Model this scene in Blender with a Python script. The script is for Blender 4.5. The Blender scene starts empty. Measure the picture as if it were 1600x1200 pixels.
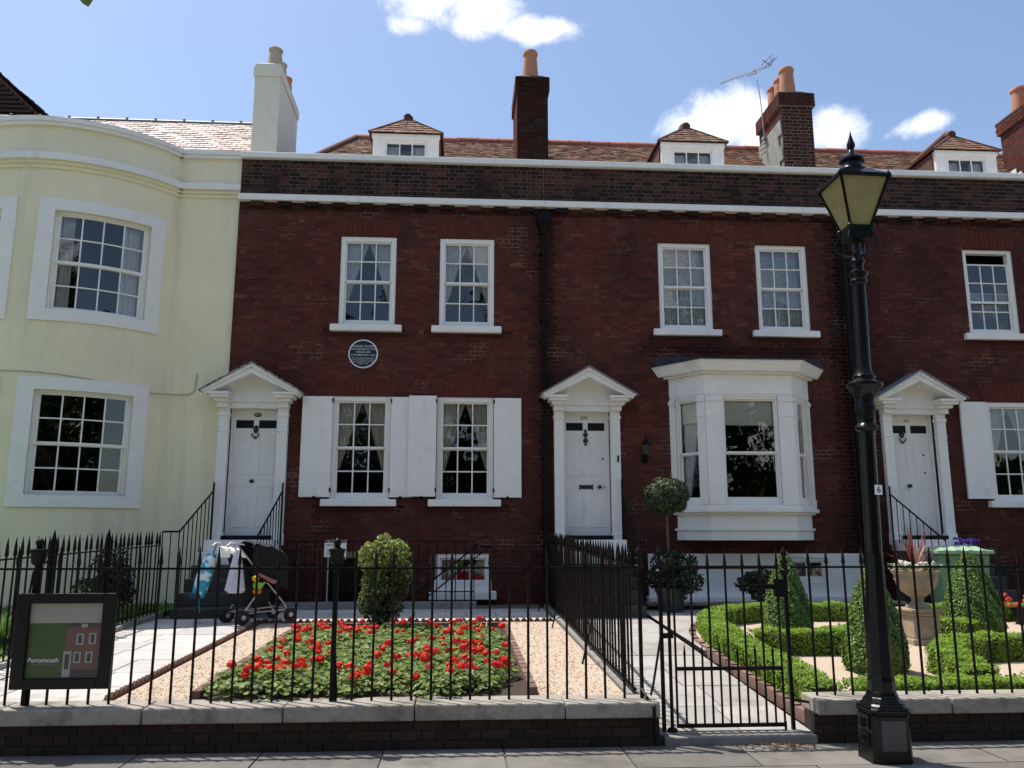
import bpy, math, random
import numpy as np
from mathutils import Vector, Matrix, noise as mnoise
R = math.radians
rnd = random.Random(7)
nrg = np.random.default_rng(11)
S = bpy.context.scene
COL = S.collection

# ---------------------------------------------------------------- camera
CAMLOC = (0.0, -14.3, 1.6)
YAW, PITCH = 3.6, 10.4
cd = bpy.data.cameras.new('camera'); cam = bpy.data.objects.new('camera', cd); COL.objects.link(cam)
cam.location = CAMLOC; cam.rotation_euler = (R(90 + PITCH), 0, R(-YAW))
cd.sensor_fit = 'HORIZONTAL'; cd.sensor_width = 36; cd.lens = 28.8; cd.clip_start = .05; cd.clip_end = 3000
S.camera = cam
S.render.resolution_x, S.render.resolution_y = 1024, 768
cy = S.cycles; cy.max_bounces = 6; cy.diffuse_bounces = 3; cy.glossy_bounces = 3; cy.transmission_bounces = 4; cy.transparent_max_bounces = 10

# ---------------------------------------------------------------- sun, sky, exposure
SUN = Vector((-.34, .25, 1.0)).normalized()          # direction towards the sun: high, behind the houses, a little left
SUN_EL = math.asin(SUN.z); SUN_AZ = math.atan2(SUN.x, SUN.y)
ld = bpy.data.lights.new('sun', 'SUN'); ld.energy = 3.4; ld.angle = R(.53); ld.color = (1, .945, .86)
sun = bpy.data.objects.new('sun', ld); COL.objects.link(sun)
sun.rotation_euler = (-SUN).to_track_quat('-Z', 'Y').to_euler(); sun.location = (-6, 3, 30)
wd = bpy.data.worlds.new('World'); S.world = wd; wd.use_nodes = True
wn = wd.node_tree; wn.nodes.clear()
def wnode(t, **k):
    n = wn.nodes.new(t)
    for a, b in k.items(): setattr(n, a, b)
    return n
def wmath(op, a, b=None, c=None):
    n = wnode('ShaderNodeMath', operation=op)
    for i, q in enumerate((a, b, c)):
        if q is None: continue
        if isinstance(q, (int, float)): n.inputs[i].default_value = q
        else: wn.links.new(q, n.inputs[i])
    return n.outputs[0]
sky = wnode('ShaderNodeTexSky', sky_type='NISHITA'); sky.sun_disc = False
sky.sun_elevation = SUN_EL; sky.sun_rotation = SUN_AZ; sky.altitude = 0; sky.air_density = 1.0; sky.dust_density = 1.2; sky.ozone_density = 1.8
bg1 = wnode('ShaderNodeBackground'); bg1.inputs[1].default_value = .106; wn.links.new(sky.outputs[0], bg1.inputs[0])
bg2 = wnode('ShaderNodeBackground'); bg2.inputs[0].default_value = (.95, .96, 1, 1); bg2.inputs[1].default_value = .80
tc = wnode('ShaderNodeTexCoord'); D = tc.outputs['Generated']
nz = wnode('ShaderNodeTexNoise'); nz.inputs['Scale'].default_value = 13; nz.inputs['Detail'].default_value = 12; nz.inputs['Distortion'].default_value = .35; nz.inputs['Roughness'].default_value = .62
wn.links.new(D, nz.inputs['Vector'])
nz2 = wnode('ShaderNodeTexNoise'); nz2.inputs['Scale'].default_value = 2.6; nz2.inputs['Detail'].default_value = 6; wn.links.new(D, nz2.inputs['Vector'])
_y, _p = R(YAW), R(PITCH)
FW = Vector((math.sin(_y) * math.cos(_p), math.cos(_y) * math.cos(_p), math.sin(_p))); RT = Vector((math.cos(_y), -math.sin(_y), 0)); UP = RT.cross(FW)
def cloud(px, py, hw, hh, amp):
    """a cumulus standing in the sky: direction of its middle, angular half width and height"""
    d = (FW + RT * (px - 800) / 1280 - UP * (py - 600) / 1280).normalized()
    rt = Vector((d.y, -d.x, 0)).normalized(); up = rt.cross(d)
    acc = None
    for ax, h in ((rt, hw), (up, hh)):
        vm = wnode('ShaderNodeVectorMath', operation='DOT_PRODUCT'); wn.links.new(D, vm.inputs[0]); vm.inputs[1].default_value = ax / h
        q = wmath('MULTIPLY', vm.outputs['Value'], vm.outputs['Value'])
        acc = q if acc is None else wmath('ADD', acc, q)
    fr = wnode('ShaderNodeVectorMath', operation='DOT_PRODUCT'); wn.links.new(D, fr.inputs[0]); fr.inputs[1].default_value = d
    front = wmath('GREATER_THAN', fr.outputs['Value'], .2)
    m = wmath('SUBTRACT', 1.0, wmath('POWER', acc, .6)); m.node.use_clamp = True
    return wmath('MULTIPLY', wmath('MULTIPLY', m, front), amp)
blobs = [cloud(*q) for q in ((690, -22, .10, .05, 1.15), (750, 18, .075, .042, 1.1), (835, 46, .07, .026, 1.1), (640, 40, .05, .018, .6), (1120, 192, .085, .055, 1.25), (1190, 215, .06, .055, 1.1),
                             (1300, 200, .055, .048, 1.05), (1448, 193, .06, .018, .9), (1375, 165, .03, .01, .5), (1005, 250, .05, .016, .45), (680, 215, .03, .01, .4))]
tot = blobs[0]
for b in blobs[1:]: tot = wmath('MAXIMUM', tot, b)
# the same scattered fair-weather cumulus carries on over the rest of the sky
view = wnode('ShaderNodeVectorMath', operation='DOT_PRODUCT'); wn.links.new(D, view.inputs[0]); view.inputs[1].default_value = FW
rest = wnode('ShaderNodeMapRange'); wn.links.new(view.outputs['Value'], rest.inputs[0]); rest.inputs[1].default_value = .74; rest.inputs[2].default_value = .66
gen = wmath('MULTIPLY', wmath('MULTIPLY', wmath('SUBTRACT', nz2.outputs[0], .53), 6.5), rest.outputs[0])
tot = wmath('MAXIMUM', tot, gen)
dens = wnode('ShaderNodeMapRange', interpolation_type='SMOOTHSTEP'); dens.inputs[1].default_value = .30; dens.inputs[2].default_value = 1.05
wn.links.new(wmath('ADD', wmath('MULTIPLY', tot, 1.0), wmath('MULTIPLY', wmath('SUBTRACT', nz.outputs[0], .5), 2.3)), dens.inputs[0])
gate = wmath('MULTIPLY', dens.outputs[0], wmath('MINIMUM', wmath('MULTIPLY', tot, 4.0), 1.0)); gate.node.use_clamp = True
mix = wnode('ShaderNodeMixShader'); wn.links.new(gate, mix.inputs[0]); wn.links.new(bg1.outputs[0], mix.inputs[1]); wn.links.new(bg2.outputs[0], mix.inputs[2])
wo = wnode('ShaderNodeOutputWorld'); wn.links.new(mix.outputs[0], wo.inputs[0])
vs = S.view_settings; vs.view_transform = 'Standard'; vs.look = 'None'; vs.gamma = 1; vs.use_curve_mapping = False; vs.exposure = 0.83

# ---------------------------------------------------------------- helpers
WO = {}
def tag(o, label=None, cat=None, group=None, kind=None):
    if label: o['label'] = label
    if cat: o['category'] = cat
    if group: o['group'] = group
    if kind: o['kind'] = kind
    return o
def root(name, loc, label=None, cat=None, group=None, kind=None):
    o = bpy.data.objects.new(name, None); COL.objects.link(o); o.location = loc; o.empty_display_size = .1
    WO[o] = Vector(loc); return tag(o, label, cat, group, kind)
class MB:
    def __init__(s): s.v = []; s.f = []; s.c = []; s.m = []; s.cur = None; s.mi = 0
    def face(s, *pts):
        i = len(s.v); s.v += [tuple(p) for p in pts]; s.f.append(tuple(range(i, i + len(pts)))); s.c.append(s.cur); s.m.append(s.mi)
    def idx(s, faces, verts):
        i = len(s.v); s.v += [tuple(p) for p in verts]
        for f in faces: s.f.append(tuple(i + k for k in f)); s.c.append(s.cur); s.m.append(s.mi)
    def box(s, x0, x1, y0, y1, z0, z1, M=None):
        v = [(x, y, z) for z in (z0, z1) for y in (y0, y1) for x in (x0, x1)]
        if M is not None: v = [M @ Vector(p) for p in v]
        s.idx(((0, 2, 3, 1), (4, 5, 7, 6), (0, 1, 5, 4), (2, 6, 7, 3), (0, 4, 6, 2), (1, 3, 7, 5)), v); return s
    def prism(s, a, b):                                   # two matching rings of points
        n = len(a); s.idx([tuple(range(n))[::-1], tuple(range(n, 2 * n))] + [(i, (i + 1) % n, n + (i + 1) % n, n + i) for i in range(n)], list(a) + list(b)); return s
    def prismy(s, pts, y0, y1): return s.prism([(x, y1, z) for x, z in pts], [(x, y0, z) for x, z in pts])
    def prismz(s, pts, z0, z1): return s.prism([(x, y, z0) for x, y in pts], [(x, y, z1) for x, y in pts])
    def prismx(s, pts, x0, x1): return s.prism([(x0, y, z) for y, z in pts], [(x1, y, z) for y, z in pts])
    def lathe(s, prof, cx=0, cy=0, z0=0, seg=16, a0=0.0, M=None, sy=1.0):
        vs = []
        for r, z in prof:
            for k in range(seg):
                a = a0 + 2 * math.pi * k / seg; p = Vector((cx + r * math.cos(a), cy + sy * r * math.sin(a), z0 + z)); vs.append(M @ p if M is not None else p)
        fs = [(j * seg + k, j * seg + (k + 1) % seg, (j + 1) * seg + (k + 1) % seg, (j + 1) * seg + k) for j in range(len(prof) - 1) for k in range(seg)]
        fs += [tuple(range(seg))[::-1], tuple((len(prof) - 1) * seg + k for k in range(seg))]
        s.idx(fs, vs); return s
    def tube(s, pts, r, seg=6, closed=False):
        pts = [Vector(p) for p in pts]; n = len(pts); vs = []
        rr = r if isinstance(r, (list, tuple)) else [r] * n
        pu = None
        for i, p in enumerate(pts):
            t = (pts[min(i + 1, n - 1)] - pts[max(i - 1, 0)]).normalized()
            u = (pu - t * pu.dot(t)) if pu is not None else t.cross(Vector((0, 0, 1)) if abs(t.z) < .9 else Vector((1, 0, 0)))
            if u.length < 1e-5: u = t.orthogonal()
            u.normalize(); w = t.cross(u); pu = u
            for k in range(seg):
                a = 2 * math.pi * (k + .5) / seg; vs.append(p + (u * math.cos(a) + w * math.sin(a)) * rr[i])
        fs = [(j * seg + k, j * seg + (k + 1) % seg, (j + 1) * seg + (k + 1) % seg, (j + 1) * seg + k) for j in range(n - 1) for k in range(seg)]
        fs += [tuple(range(seg))[::-1], tuple((n - 1) * seg + k for k in range(seg))]
        s.idx(fs, vs); return s
    def grid(s, fn, nu, nv):
        vs = [fn(i / nu, j / nv) for j in range(nv + 1) for i in range(nu + 1)]
        s.idx([(j * (nu + 1) + i, j * (nu + 1) + i + 1, (j + 1) * (nu + 1) + i + 1, (j + 1) * (nu + 1) + i) for j in range(nv) for i in range(nu)], vs); return s
    def ball(s, c, r, seg=10, rings=6, sz=1.0, sxy=(1, 1)):
        s.lathe([(r * math.sin(math.pi * (j + .02) / (rings + .04)), -r * sz * math.cos(math.pi * (j + .02) / (rings + .04))) for j in range(rings + 1)], c[0], c[1], c[2], seg); return s
def mesh_of(mb, name, origin=Vector((0, 0, 0)), smooth=False):
    me = bpy.data.meshes.new(name); a = np.array(mb.v, dtype=float) - np.array(origin)
    me.from_pydata(a.tolist(), [], mb.f); me.validate(verbose=False)
    if any(c is not None for c in mb.c) and len(me.polygons) == len(mb.f):
        at = me.attributes.new('col', 'FLOAT_COLOR', 'FACE')
        at.data.foreach_set('color', np.array([tuple(c or (.5, .5, .5)) + (1,) for c in mb.c], dtype=np.float32).ravel())
    if smooth: me.polygons.foreach_set('use_smooth', [True] * len(me.polygons))
    return me
def link(o, parent=None, world=None):
    COL.objects.link(o)
    if world is not None: WO[o] = Vector(world)
    if parent is not None:
        o.parent = parent; o.location = WO[o] - WO[parent]
    else: o.location = WO[o]
    return o
def build(name, mb, mat, parent=None, smooth=False, bevel=0, auto=None):
    a = np.array(mb.v); lo, hi = a.min(0), a.max(0); org = Vector(((lo[0] + hi[0]) / 2, (lo[1] + hi[1]) / 2, lo[2]))
    me = mesh_of(mb, name, org, smooth)
    for m in (mat if isinstance(mat, (list, tuple)) else [mat]): me.materials.append(m)
    if isinstance(mat, (list, tuple)) and len(me.polygons) == len(mb.m): me.polygons.foreach_set('material_index', mb.m)
    o = bpy.data.objects.new(name, me); link(o, parent, org)
    if bevel:
        b = o.modifiers.new('bevel', 'BEVEL'); b.width = bevel; b.segments = 2; b.limit_method = 'ANGLE'; b.angle_limit = R(40)
    if smooth and auto is None: auto = 50
    if smooth and auto:
        me.set_sharp_from_angle(angle=R(auto))
    return o
def place(name, me, loc, parent=None, rz=0.0, sc=None, rot=None):
    o = bpy.data.objects.new(name, me); link(o, parent, loc)
    o.rotation_euler = rot if rot is not None else (0, 0, rz)
    if sc is not None: o.scale = sc if isinstance(sc, (tuple, list)) else (sc,) * 3
    return o
def shared(mb, name, mat, smooth=False):
    me = mesh_of(mb, name, smooth=smooth); me.materials.append(mat)
    if smooth: me.set_sharp_from_angle(angle=R(50))
    return me
def text_mesh(txt, size, mat, name='lettering', extrude=.0015, spacing=1.0):
    cu = bpy.data.curves.new(name, 'FONT'); cu.body = txt; cu.size = size; cu.align_x = 'CENTER'; cu.align_y = 'CENTER'; cu.extrude = extrude; cu.space_character = spacing
    cu.resolution_u = 3
    o = bpy.data.objects.new(name, cu); COL.objects.link(o); dg = bpy.context.evaluated_depsgraph_get(); dg.update()
    me = bpy.data.meshes.new_from_object(o.evaluated_get(dg)); bpy.data.objects.remove(o); bpy.data.curves.remove(cu)
    me.materials.clear(); me.materials.append(mat); me.name = name; return me

# ---------------------------------------------------------------- materials
def mat(name, col, rough=.7, var=.12, scale=6.0, metal=0, spec=.4, bump=0, bscale=60, col2=None, c2t=(.5, .7), attr=None, objrand=None, trans=0, coords='Object', detail=5, stretch=None, grime=None):
    m = bpy.data.materials.new(name); m.use_nodes = True; n = m.node_tree; N = n.nodes; L = n.links; N.clear()
    out = N.new('ShaderNodeOutputMaterial'); p = N.new('ShaderNodeBsdfPrincipled'); L.new(p.outputs[0], out.inputs[0])
    p.inputs['Roughness'].default_value = rough; p.inputs['Metallic'].default_value = metal; p.inputs['Specular IOR Level'].default_value = spec
    geo = N.new('ShaderNodeNewGeometry'); tcn = N.new('ShaderNodeTexCoord'); vec = geo.outputs['Position'] if coords == 'World' else tcn.outputs['Object']
    if stretch:
        mp = N.new('ShaderNodeMapping'); mp.inputs['Scale'].default_value = stretch; L.new(vec, mp.inputs[0]); vec = mp.outputs[0]
    nz = N.new('ShaderNodeTexNoise'); nz.inputs['Scale'].default_value = scale; nz.inputs['Detail'].default_value = detail; nz.inputs['Roughness'].default_value = .6; L.new(vec, nz.inputs['Vector'])
    if attr: a = N.new('ShaderNodeAttribute'); a.attribute_name = attr; base = a.outputs['Color']
    elif objrand:
        oi = N.new('ShaderNodeObjectInfo'); cr = N.new('ShaderNodeValToRGB'); cr.color_ramp.interpolation = 'LINEAR'
        while len(cr.color_ramp.elements) < len(objrand): cr.color_ramp.elements.new(.5)
        for e, (t, c) in zip(cr.color_ramp.elements, objrand): e.position = t; e.color = (*c, 1)
        L.new(oi.outputs['Random'], cr.inputs[0]); base = cr.outputs[0]
    else: rgb = N.new('ShaderNodeRGB'); rgb.outputs[0].default_value = (*col, 1); base = rgb.outputs[0]
    if col2:
        mr = N.new('ShaderNodeMapRange'); mr.inputs[1].default_value, mr.inputs[2].default_value = c2t; L.new(nz.outputs[0], mr.inputs[0])
        mx = N.new('ShaderNodeMix'); mx.data_type = 'RGBA'; L.new(mr.outputs[0], mx.inputs[0]); L.new(base, mx.inputs[6]); mx.inputs[7].default_value = (*col2, 1); base = mx.outputs[2]
    if grime:                                             # (scale, low, high, colour, stretch): patches of dirt with a shape of their own
        gm = N.new('ShaderNodeMapping'); gm.inputs['Scale'].default_value = grime[4]; L.new(geo.outputs['Position'], gm.inputs[0])
        gn = N.new('ShaderNodeTexNoise'); gn.inputs['Scale'].default_value = grime[0]; gn.inputs['Detail'].default_value = 6; gn.inputs['Roughness'].default_value = .65; L.new(gm.outputs[0], gn.inputs['Vector'])
        mr = N.new('ShaderNodeMapRange'); mr.inputs[1].default_value, mr.inputs[2].default_value = grime[1:3]; L.new(gn.outputs[0], mr.inputs[0])
        mx = N.new('ShaderNodeMix'); mx.data_type = 'RGBA'; L.new(mr.outputs[0], mx.inputs[0]); L.new(base, mx.inputs[6]); mx.inputs[7].default_value = (*grime[3], 1); base = mx.outputs[2]
    mr = N.new('ShaderNodeMapRange'); mr.inputs[1].default_value = .25; mr.inputs[2].default_value = .75; mr.inputs[3].default_value = 1 - var; mr.inputs[4].default_value = 1 + var; L.new(nz.outputs[0], mr.inputs[0])
    hs = N.new('ShaderNodeHueSaturation'); L.new(base, hs.inputs['Color']); L.new(mr.outputs[0], hs.inputs['Value']); L.new(hs.outputs[0], p.inputs['Base Color'])
    if bump:
        bn = N.new('ShaderNodeTexNoise'); bn.inputs['Scale'].default_value = bscale; bn.inputs['Detail'].default_value = 4; L.new(vec, bn.inputs['Vector'])
        bp = N.new('ShaderNodeBump'); bp.inputs['Strength'].default_value = bump; bp.inputs['Distance'].default_value = .01; L.new(bn.outputs[0], bp.inputs['Height']); L.new(bp.outputs[0], p.inputs['Normal'])
    if trans:
        t = N.new('ShaderNodeBsdfTranslucent'); L.new(hs.outputs[0], t.inputs[0]); mx = N.new('ShaderNodeMixShader'); mx.inputs[0].default_value = trans
        L.new(p.outputs[0], mx.inputs[1]); L.new(t.outputs[0], mx.inputs[2]); L.new(mx.outputs[0], out.inputs[0])
    return m
def glass_mat(name, tint=(1, 1, 1)):
    m = bpy.data.materials.new(name); m.use_nodes = True; n = m.node_tree; N = n.nodes; L = n.links; N.clear()
    out = N.new('ShaderNodeOutputMaterial'); tr = N.new('ShaderNodeBsdfTransparent'); tr.inputs[0].default_value = (*tint, 1)
    gl = N.new('ShaderNodeBsdfGlossy'); gl.inputs['Roughness'].default_value = .0; gl.inputs[0].default_value = (1, 1, 1, 1)
    fr = N.new('ShaderNodeFresnel'); fr.inputs[0].default_value = 1.5; mu = N.new('ShaderNodeMath'); mu.operation = 'MULTIPLY'; mu.inputs[1].default_value = 2.0; mu.use_clamp = True; L.new(fr.outputs[0], mu.inputs[0])
    nz = N.new('ShaderNodeTexNoise'); nz.inputs['Scale'].default_value = 3.5; nz.inputs['Detail'].default_value = 1
    geo = N.new('ShaderNodeNewGeometry'); L.new(geo.outputs['Position'], nz.inputs['Vector'])
    bp = N.new('ShaderNodeBump'); bp.inputs['Strength'].default_value = .12; bp.inputs['Distance'].default_value = .02; L.new(nz.outputs[0], bp.inputs['Height']); L.new(bp.outputs[0], gl.inputs['Normal'])
    mx = N.new('ShaderNodeMixShader'); L.new(mu.outputs[0], mx.inputs[0]); L.new(tr.outputs[0], mx.inputs[1]); L.new(gl.outputs[0], mx.inputs[2]); L.new(mx.outputs[0], out.inputs[0])
    return m
M = {}
M['white'] = mat('white_paint', (.87, .83, .78), .45, .05, 5, bump=.05, bscale=25, grime=(2.2, .60, .80, (.60, .58, .53), (1, 1, .5)))
M['whitewood'] = mat('white_window_paint', (.87, .83, .78), .4, .03, 8)
M['cream'] = mat('cream_stucco', (.87, .775, .545), .85, .06, 1.3, bump=.12, bscale=14, coords='World', grime=(2.4, .52, .80, (.66, .60, .44), (1, 1, .10)))
M['creamwhite'] = mat('pale_chimney_stucco', (.72, .68, .57), .85, .05, 2, bump=.1, bscale=14, grime=(1.2, .55, .75, (.56, .56, .46), (1, 1, .4)))
M['brick'] = mat('red_brick', (.2, .06, .04), .92, .28, 26, spec=.12, attr='col', bump=.35, bscale=90, coords='World', grime=(.55, .52, .78, (.045, .022, .019), (1, 1, .55)))
M['parbrick'] = mat('parapet_brick', (.1, .05, .04), .92, .28, 30, spec=.12, bump=.35, bscale=90, objrand=[(0, (.022, .016, .014)), (.45, (.034, .021, .018)), (.62, (.07, .03, .024)), (.88, (.075, .033, .027)), (1, (.095, .045, .037))])
M['mortar'] = mat('old_mortar', (.080, .031, .025), .95, .25, 9, coords='World', grime=(1.5, .55, .63, (.27, .22, .18), (1, 1, 1.2)))
M['parmortar'] = mat('parapet_mortar', (.23, .17, .145), .95, .2, 7, coords='World', grime=(1.1, .5, .66, (.05, .04, .035), (1, 1, 1)))
M['darkmortar'] = mat('dark_wall_mortar', (.028, .02, .017), .95, .3, 9, coords='World')
M['gauged'] = mat('rubbed_red_brick', (.105, .032, .023), .92, .25, 8, spec=.12, bump=.1, bscale=60, coords='World')
M['iron'] = mat('black_iron', (.005, .005, .005), .42, .3, 20, spec=.13, bump=.12, bscale=70)
M['ironred'] = mat('black_iron_lens_tint', (.006, .005, .005), .42, .3, 14, spec=.14, col2=(.05, .013, .011), c2t=(.5, .75))  # reddish patches put the lens's colour fringe into the iron
M['lampblack'] = mat('lamp_black_gloss', (.005, .005, .005), .24, .3, 12, spec=.2, bump=.1, bscale=30)
M['stone'] = mat('weathered_coping', (.35, .315, .27), .9, .3, 9, bump=.5, bscale=60, coords='World', col2=(.17, .155, .13), c2t=(.45, .7), grime=(2.6, .5, .68, (.12, .115, .085), (1, 1, 1)))
M['step'] = mat('dark_worn_step', (.055, .053, .05), .9, .25, 9, bump=.3, bscale=50, coords='World')
M['kerbstone'] = mat('kerb_stone', (.22, .21, .19), .9, .25, 9, bump=.3, bscale=50, coords='World')
M['flag'] = mat('flagstone', (.50, .48, .44), .88, .14, 3, bump=.2, bscale=50, coords='World', objrand=[(0, (.40, .385, .36)), (.5, (.46, .44, .41)), (1, (.52, .49, .455))], grime=(2.4, .55, .72, (.33, .31, .28), (1, 1, 1)))
M['flagr'] = mat('worn_flagstone', (.40, .38, .35), .88, .14, 3, bump=.2, bscale=50, coords='World', objrand=[(0, (.30, .285, .26)), (.5, (.345, .325, .30)), (1, (.39, .365, .335))], grime=(2.0, .5, .7, (.23, .215, .19), (1, 1, 1)))
M['flagp'] = mat('street_slab', (.24, .22, .20), .9, .16, 4, bump=.25, bscale=60, coords='World', objrand=[(0, (.13, .12, .105)), (.5, (.155, .143, .125)), (1, (.18, .168, .148))], grime=(1.5, .48, .7, (.085, .078, .066), (1, 1, 1)))  # slabs darkened all over, railing and tree shadow put into the colour
M['joint'] = mat('sandy_joint', (.12, .11, .09), .95, .2, 20, coords='World')
M['gravel'] = mat('pea_gravel', (.55, .44, .33), .9, .35, 120, coords='World', bump=.8, bscale=160, col2=(.30, .22, .16), c2t=(.45, .7))
M['pebble'] = mat('gravel_stone', (.5, .4, .3), .8, .15, 40, attr='col')
M['soil'] = mat('dark_soil', (.045, .032, .022), .95, .3, 30, bump=.6, bscale=50, coords='World')
M['asphalt'] = mat('asphalt', (.05, .05, .052), .9, .2, 30, bump=.4, bscale=180, coords='World')
M['earth'] = mat('ground', (.14, .13, .10), .95, .2, 2, coords='World')
M['grass'] = mat('grass_blades', (.1, .2, .03), .6, .2, 8, attr='col', trans=.4)
M['lawn'] = mat('lawn', (.09, .17, .03), .9, .25, 30, coords='World', bump=.5, bscale=90)
M['rooftile'] = mat('clay_roof_tile', (.3, .14, .09), .85, .22, 30, attr='col', bump=.25, bscale=60, coords='World', grime=(2.2, .52, .72, (.16, .135, .09), (1, 1, 1)))
M['slatetile'] = mat('rosy_slate', (.3, .2, .2), .6, .15, 20, attr='col', coords='World')
M['greyslate'] = mat('grey_hung_slate', (.34, .345, .31), .7, .15, 10, bump=.15, bscale=30)
M['terra'] = mat('terracotta_pot', (.46, .21, .125), .8, .14, 10, bump=.1, bscale=40, grime=(5, .58, .75, (.28, .15, .1), (1, 1, .5)))
M['terraold'] = mat('sooty_buff_pot', (.46, .39, .29), .85, .16, 10, grime=(5, .55, .75, (.22, .17, .12), (1, 1, .5)))
M['edging'] = mat('terracotta_edging', (.11, .05, .038), .85, .25, 20, coords='World', bump=.2, bscale=60)
M['lead'] = mat('lead_sheet', (.16, .18, .2), .45, .2, 8, metal=.0, spec=.5)
M['leaddark'] = mat('weathered_lead', (.34, .33, .32), .7, .3, 14, col2=(.05, .05, .05), c2t=(.48, .56))
M['glass'] = glass_mat('window_glass')
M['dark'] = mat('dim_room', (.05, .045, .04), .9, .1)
M['curtain'] = mat('white_curtain', (.88, .87, .84), .9, .05, 4, trans=.25)
M['curtaincream'] = mat('cream_curtain', (.70, .66, .53), .9, .08, 6, trans=.2)
M['blind'] = mat('cream_blind', (.74, .72, .62), .8, .03)
M['lace'] = mat('lace_net', (.62, .65, .66), .95, .35, 22, detail=3, trans=.2)
M['brass'] = mat('dark_bronze', (.02, .018, .016), .35, .2, 10, spec=.5)
M['black'] = mat('black_paint', (.005, .005, .0055), .4, .1, spec=.25)
M['plaque'] = mat('blue_black_plaque', (.012, .022, .03), .35, .1)
M['ltr'] = mat('white_lettering', (.75, .76, .76), .5, .02)
M['ltrblk'] = mat('black_lettering', (.01, .01, .01), .5, .02)
M['bark'] = mat('bark', (.07, .055, .042), .95, .3, 12, bump=.6, bscale=30)
M['trunk'] = mat('slim_stem', (.12, .085, .06), .9, .25, 20)
for k, tr in (('leaf', .45), ('leafdark', .25)): M[k] = mat(k, (.06, .11, .025), .5, .1, 8, attr='col', trans=tr, spec=.35)
M['petal'] = mat('red_petal', (.78, .03, .015), .6, .1, 30, attr='col', trans=.3)
M['purple'] = mat('purple_petal', (.20, .06, .46), .6, .15, 30, trans=.3)
M['binplastic'] = mat('green_bin_plastic', (.16, .29, .17), .45, .08, 6, bump=.06, bscale=50)
M['binlid'] = mat('pale_green_bin_lid', (.30, .45, .31), .4, .06, 6)
M['rubber'] = mat('tyre_rubber', (.018, .018, .018), .8, .2)
M['alum'] = mat('aluminium_tube', (.55, .55, .56), .35, .08, 20, metal=1.0)
M['cloth'] = mat('black_canvas', (.006, .006, .0065), .8, .3, 30, bump=.5, bscale=90)
M['bluebag'] = mat('blue_patterned_nylon', (.02, .34, .52), .6, .05, 7, col2=(.72, .78, .80), c2t=(.50, .54), detail=2)
M['plastic'] = mat('crumpled_white_plastic', (.66, .66, .72), .3, .12, 14, bump=.8, bscale=18, trans=.35, spec=.5)
M['lime'] = mat('lime_toy', (.25, .55, .03), .6); M['yellow'] = mat('yellow_toy', (.75, .45, .01), .6); M['orange'] = mat('orange_toy', (.7, .16, .01), .6); M['pink'] = mat('dusty_pink_cloth', (.36, .15, .14), .8)
M['urn'] = mat('weathered_sandstone', (.33, .26, .185), .9, .22, 9, bump=.35, bscale=40, grime=(4, .52, .72, (.20, .155, .11), (1, 1, 1)))
M['amber'] = mat('amber_lantern_glass', (.55, .48, .25), .3, .2, 6, trans=.6, spec=.5)
M['signgreen'] = mat('printed_green', (.05, .085, .022), .4, .25, 3, stretch=(1, 1, 4)); M['signbeige'] = mat('printed_beige', (.30, .27, .235), .4, .08, 5)
M['signbrick'] = mat('printed_brick', (.14, .075, .058), .4, .2, 12); M['signdark'] = mat('printed_dark', (.06, .052, .05), .4, .2, 10); M['signpale'] = mat('printed_pale', (.30, .29, .27), .4, .1, 10)
M['rubble'] = mat('red_brown_wall_brick', (.1, .04, .03), .9, .3, 14, objrand=[(0, (.022, .015, .012)), (.4, (.032, .018, .014)), (.75, (.042, .022, .016)), (1, (.05, .027, .02))], bump=.4, bscale=70)  # brick tones lowered, shade under the coping put into the colour
M['galv'] = mat('galvanised_tube', (.5, .5, .5), .45, .1, 20, metal=.8)

# ================================================================ the setting
def gz(y): return .312 + .017 * (y + 7.5)               # ground of the left garden, rising to the house
def pz(y): return .06 + .057 * (min(y, -2.0) + 7.6)    # path of the right garden
mb = MB(); mb.face((-400, -400, -.15), (400, -400, -.15), (400, 400, -.15), (-400, 400, -.15)); tag(build('ground', mb, M['earth']), kind='structure')
mb = MB(); mb.face((-90, -19, -.12), (90, -19, -.12), (90, -11.15, -.12), (-90, -11.15, -.12)); tag(build('road', mb, M['asphalt']), kind='structure')
mb = MB()
for y in (-13.05, -17.1):
    mb.face((-90, y, -.116), (90, y, -.116), (90, y + .1, -.116), (-90, y + .1, -.116))
tag(build('road_marking', mb, mat('yellow_line', (.6, .42, .05), .8)), kind='structure')
kb = root('street_kerb', (0, -11.07, -.12), kind='structure')
mb = MB(); mb.box(-.455, .455, -.072, .072, 0, .125); kme = shared(mb, 'kerb_stone', M['kerbstone'])
for i in range(24): place('kerb_stone', kme, (-11 + i * .92, -11.07, -.12), kb)
pv = root('pavement', (0, -9.3, -.15), kind='structure')
mb = MB(); mb.box(-60, 60, -11.0, -7.4, -.15, -.012); build('bedding', mb, M['joint'], pv)
mb = MB(); mb.box(-.443, .443, -.293, .293, 0, .014); sme = shared(mb, 'paving_slab', M['flagp'])
for j in range(2):
    for i in range(17): place('paving_slab', sme, (-6.4 + i * .9 + .37 * j, -7.985 - j * .6, -.014 + rnd.uniform(-.001, .0015)), pv)
mb = MB()
for j in range(2, 6):
    for i in range(-30, 40):
        x = i * .9 + .37 * (j % 2); mb.box(x - .443, x + .443, -7.985 - j * .6 - .293, -7.985 - j * .6 + .293, -.013, 0)
tag(build('far_slabs', mb, M['flag'], pv), kind='stuff')
mb = MB(); mb.box(-60, 60, -24, -19, -.15, 0); tag(build('opposite_pavement', mb, M['flagr']), kind='structure')
mb = MB(); mb.box(-60, 60, -60, -24, -.15, .02); tag(build('opposite_grass', mb, M['lawn']), kind='structure')
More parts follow.
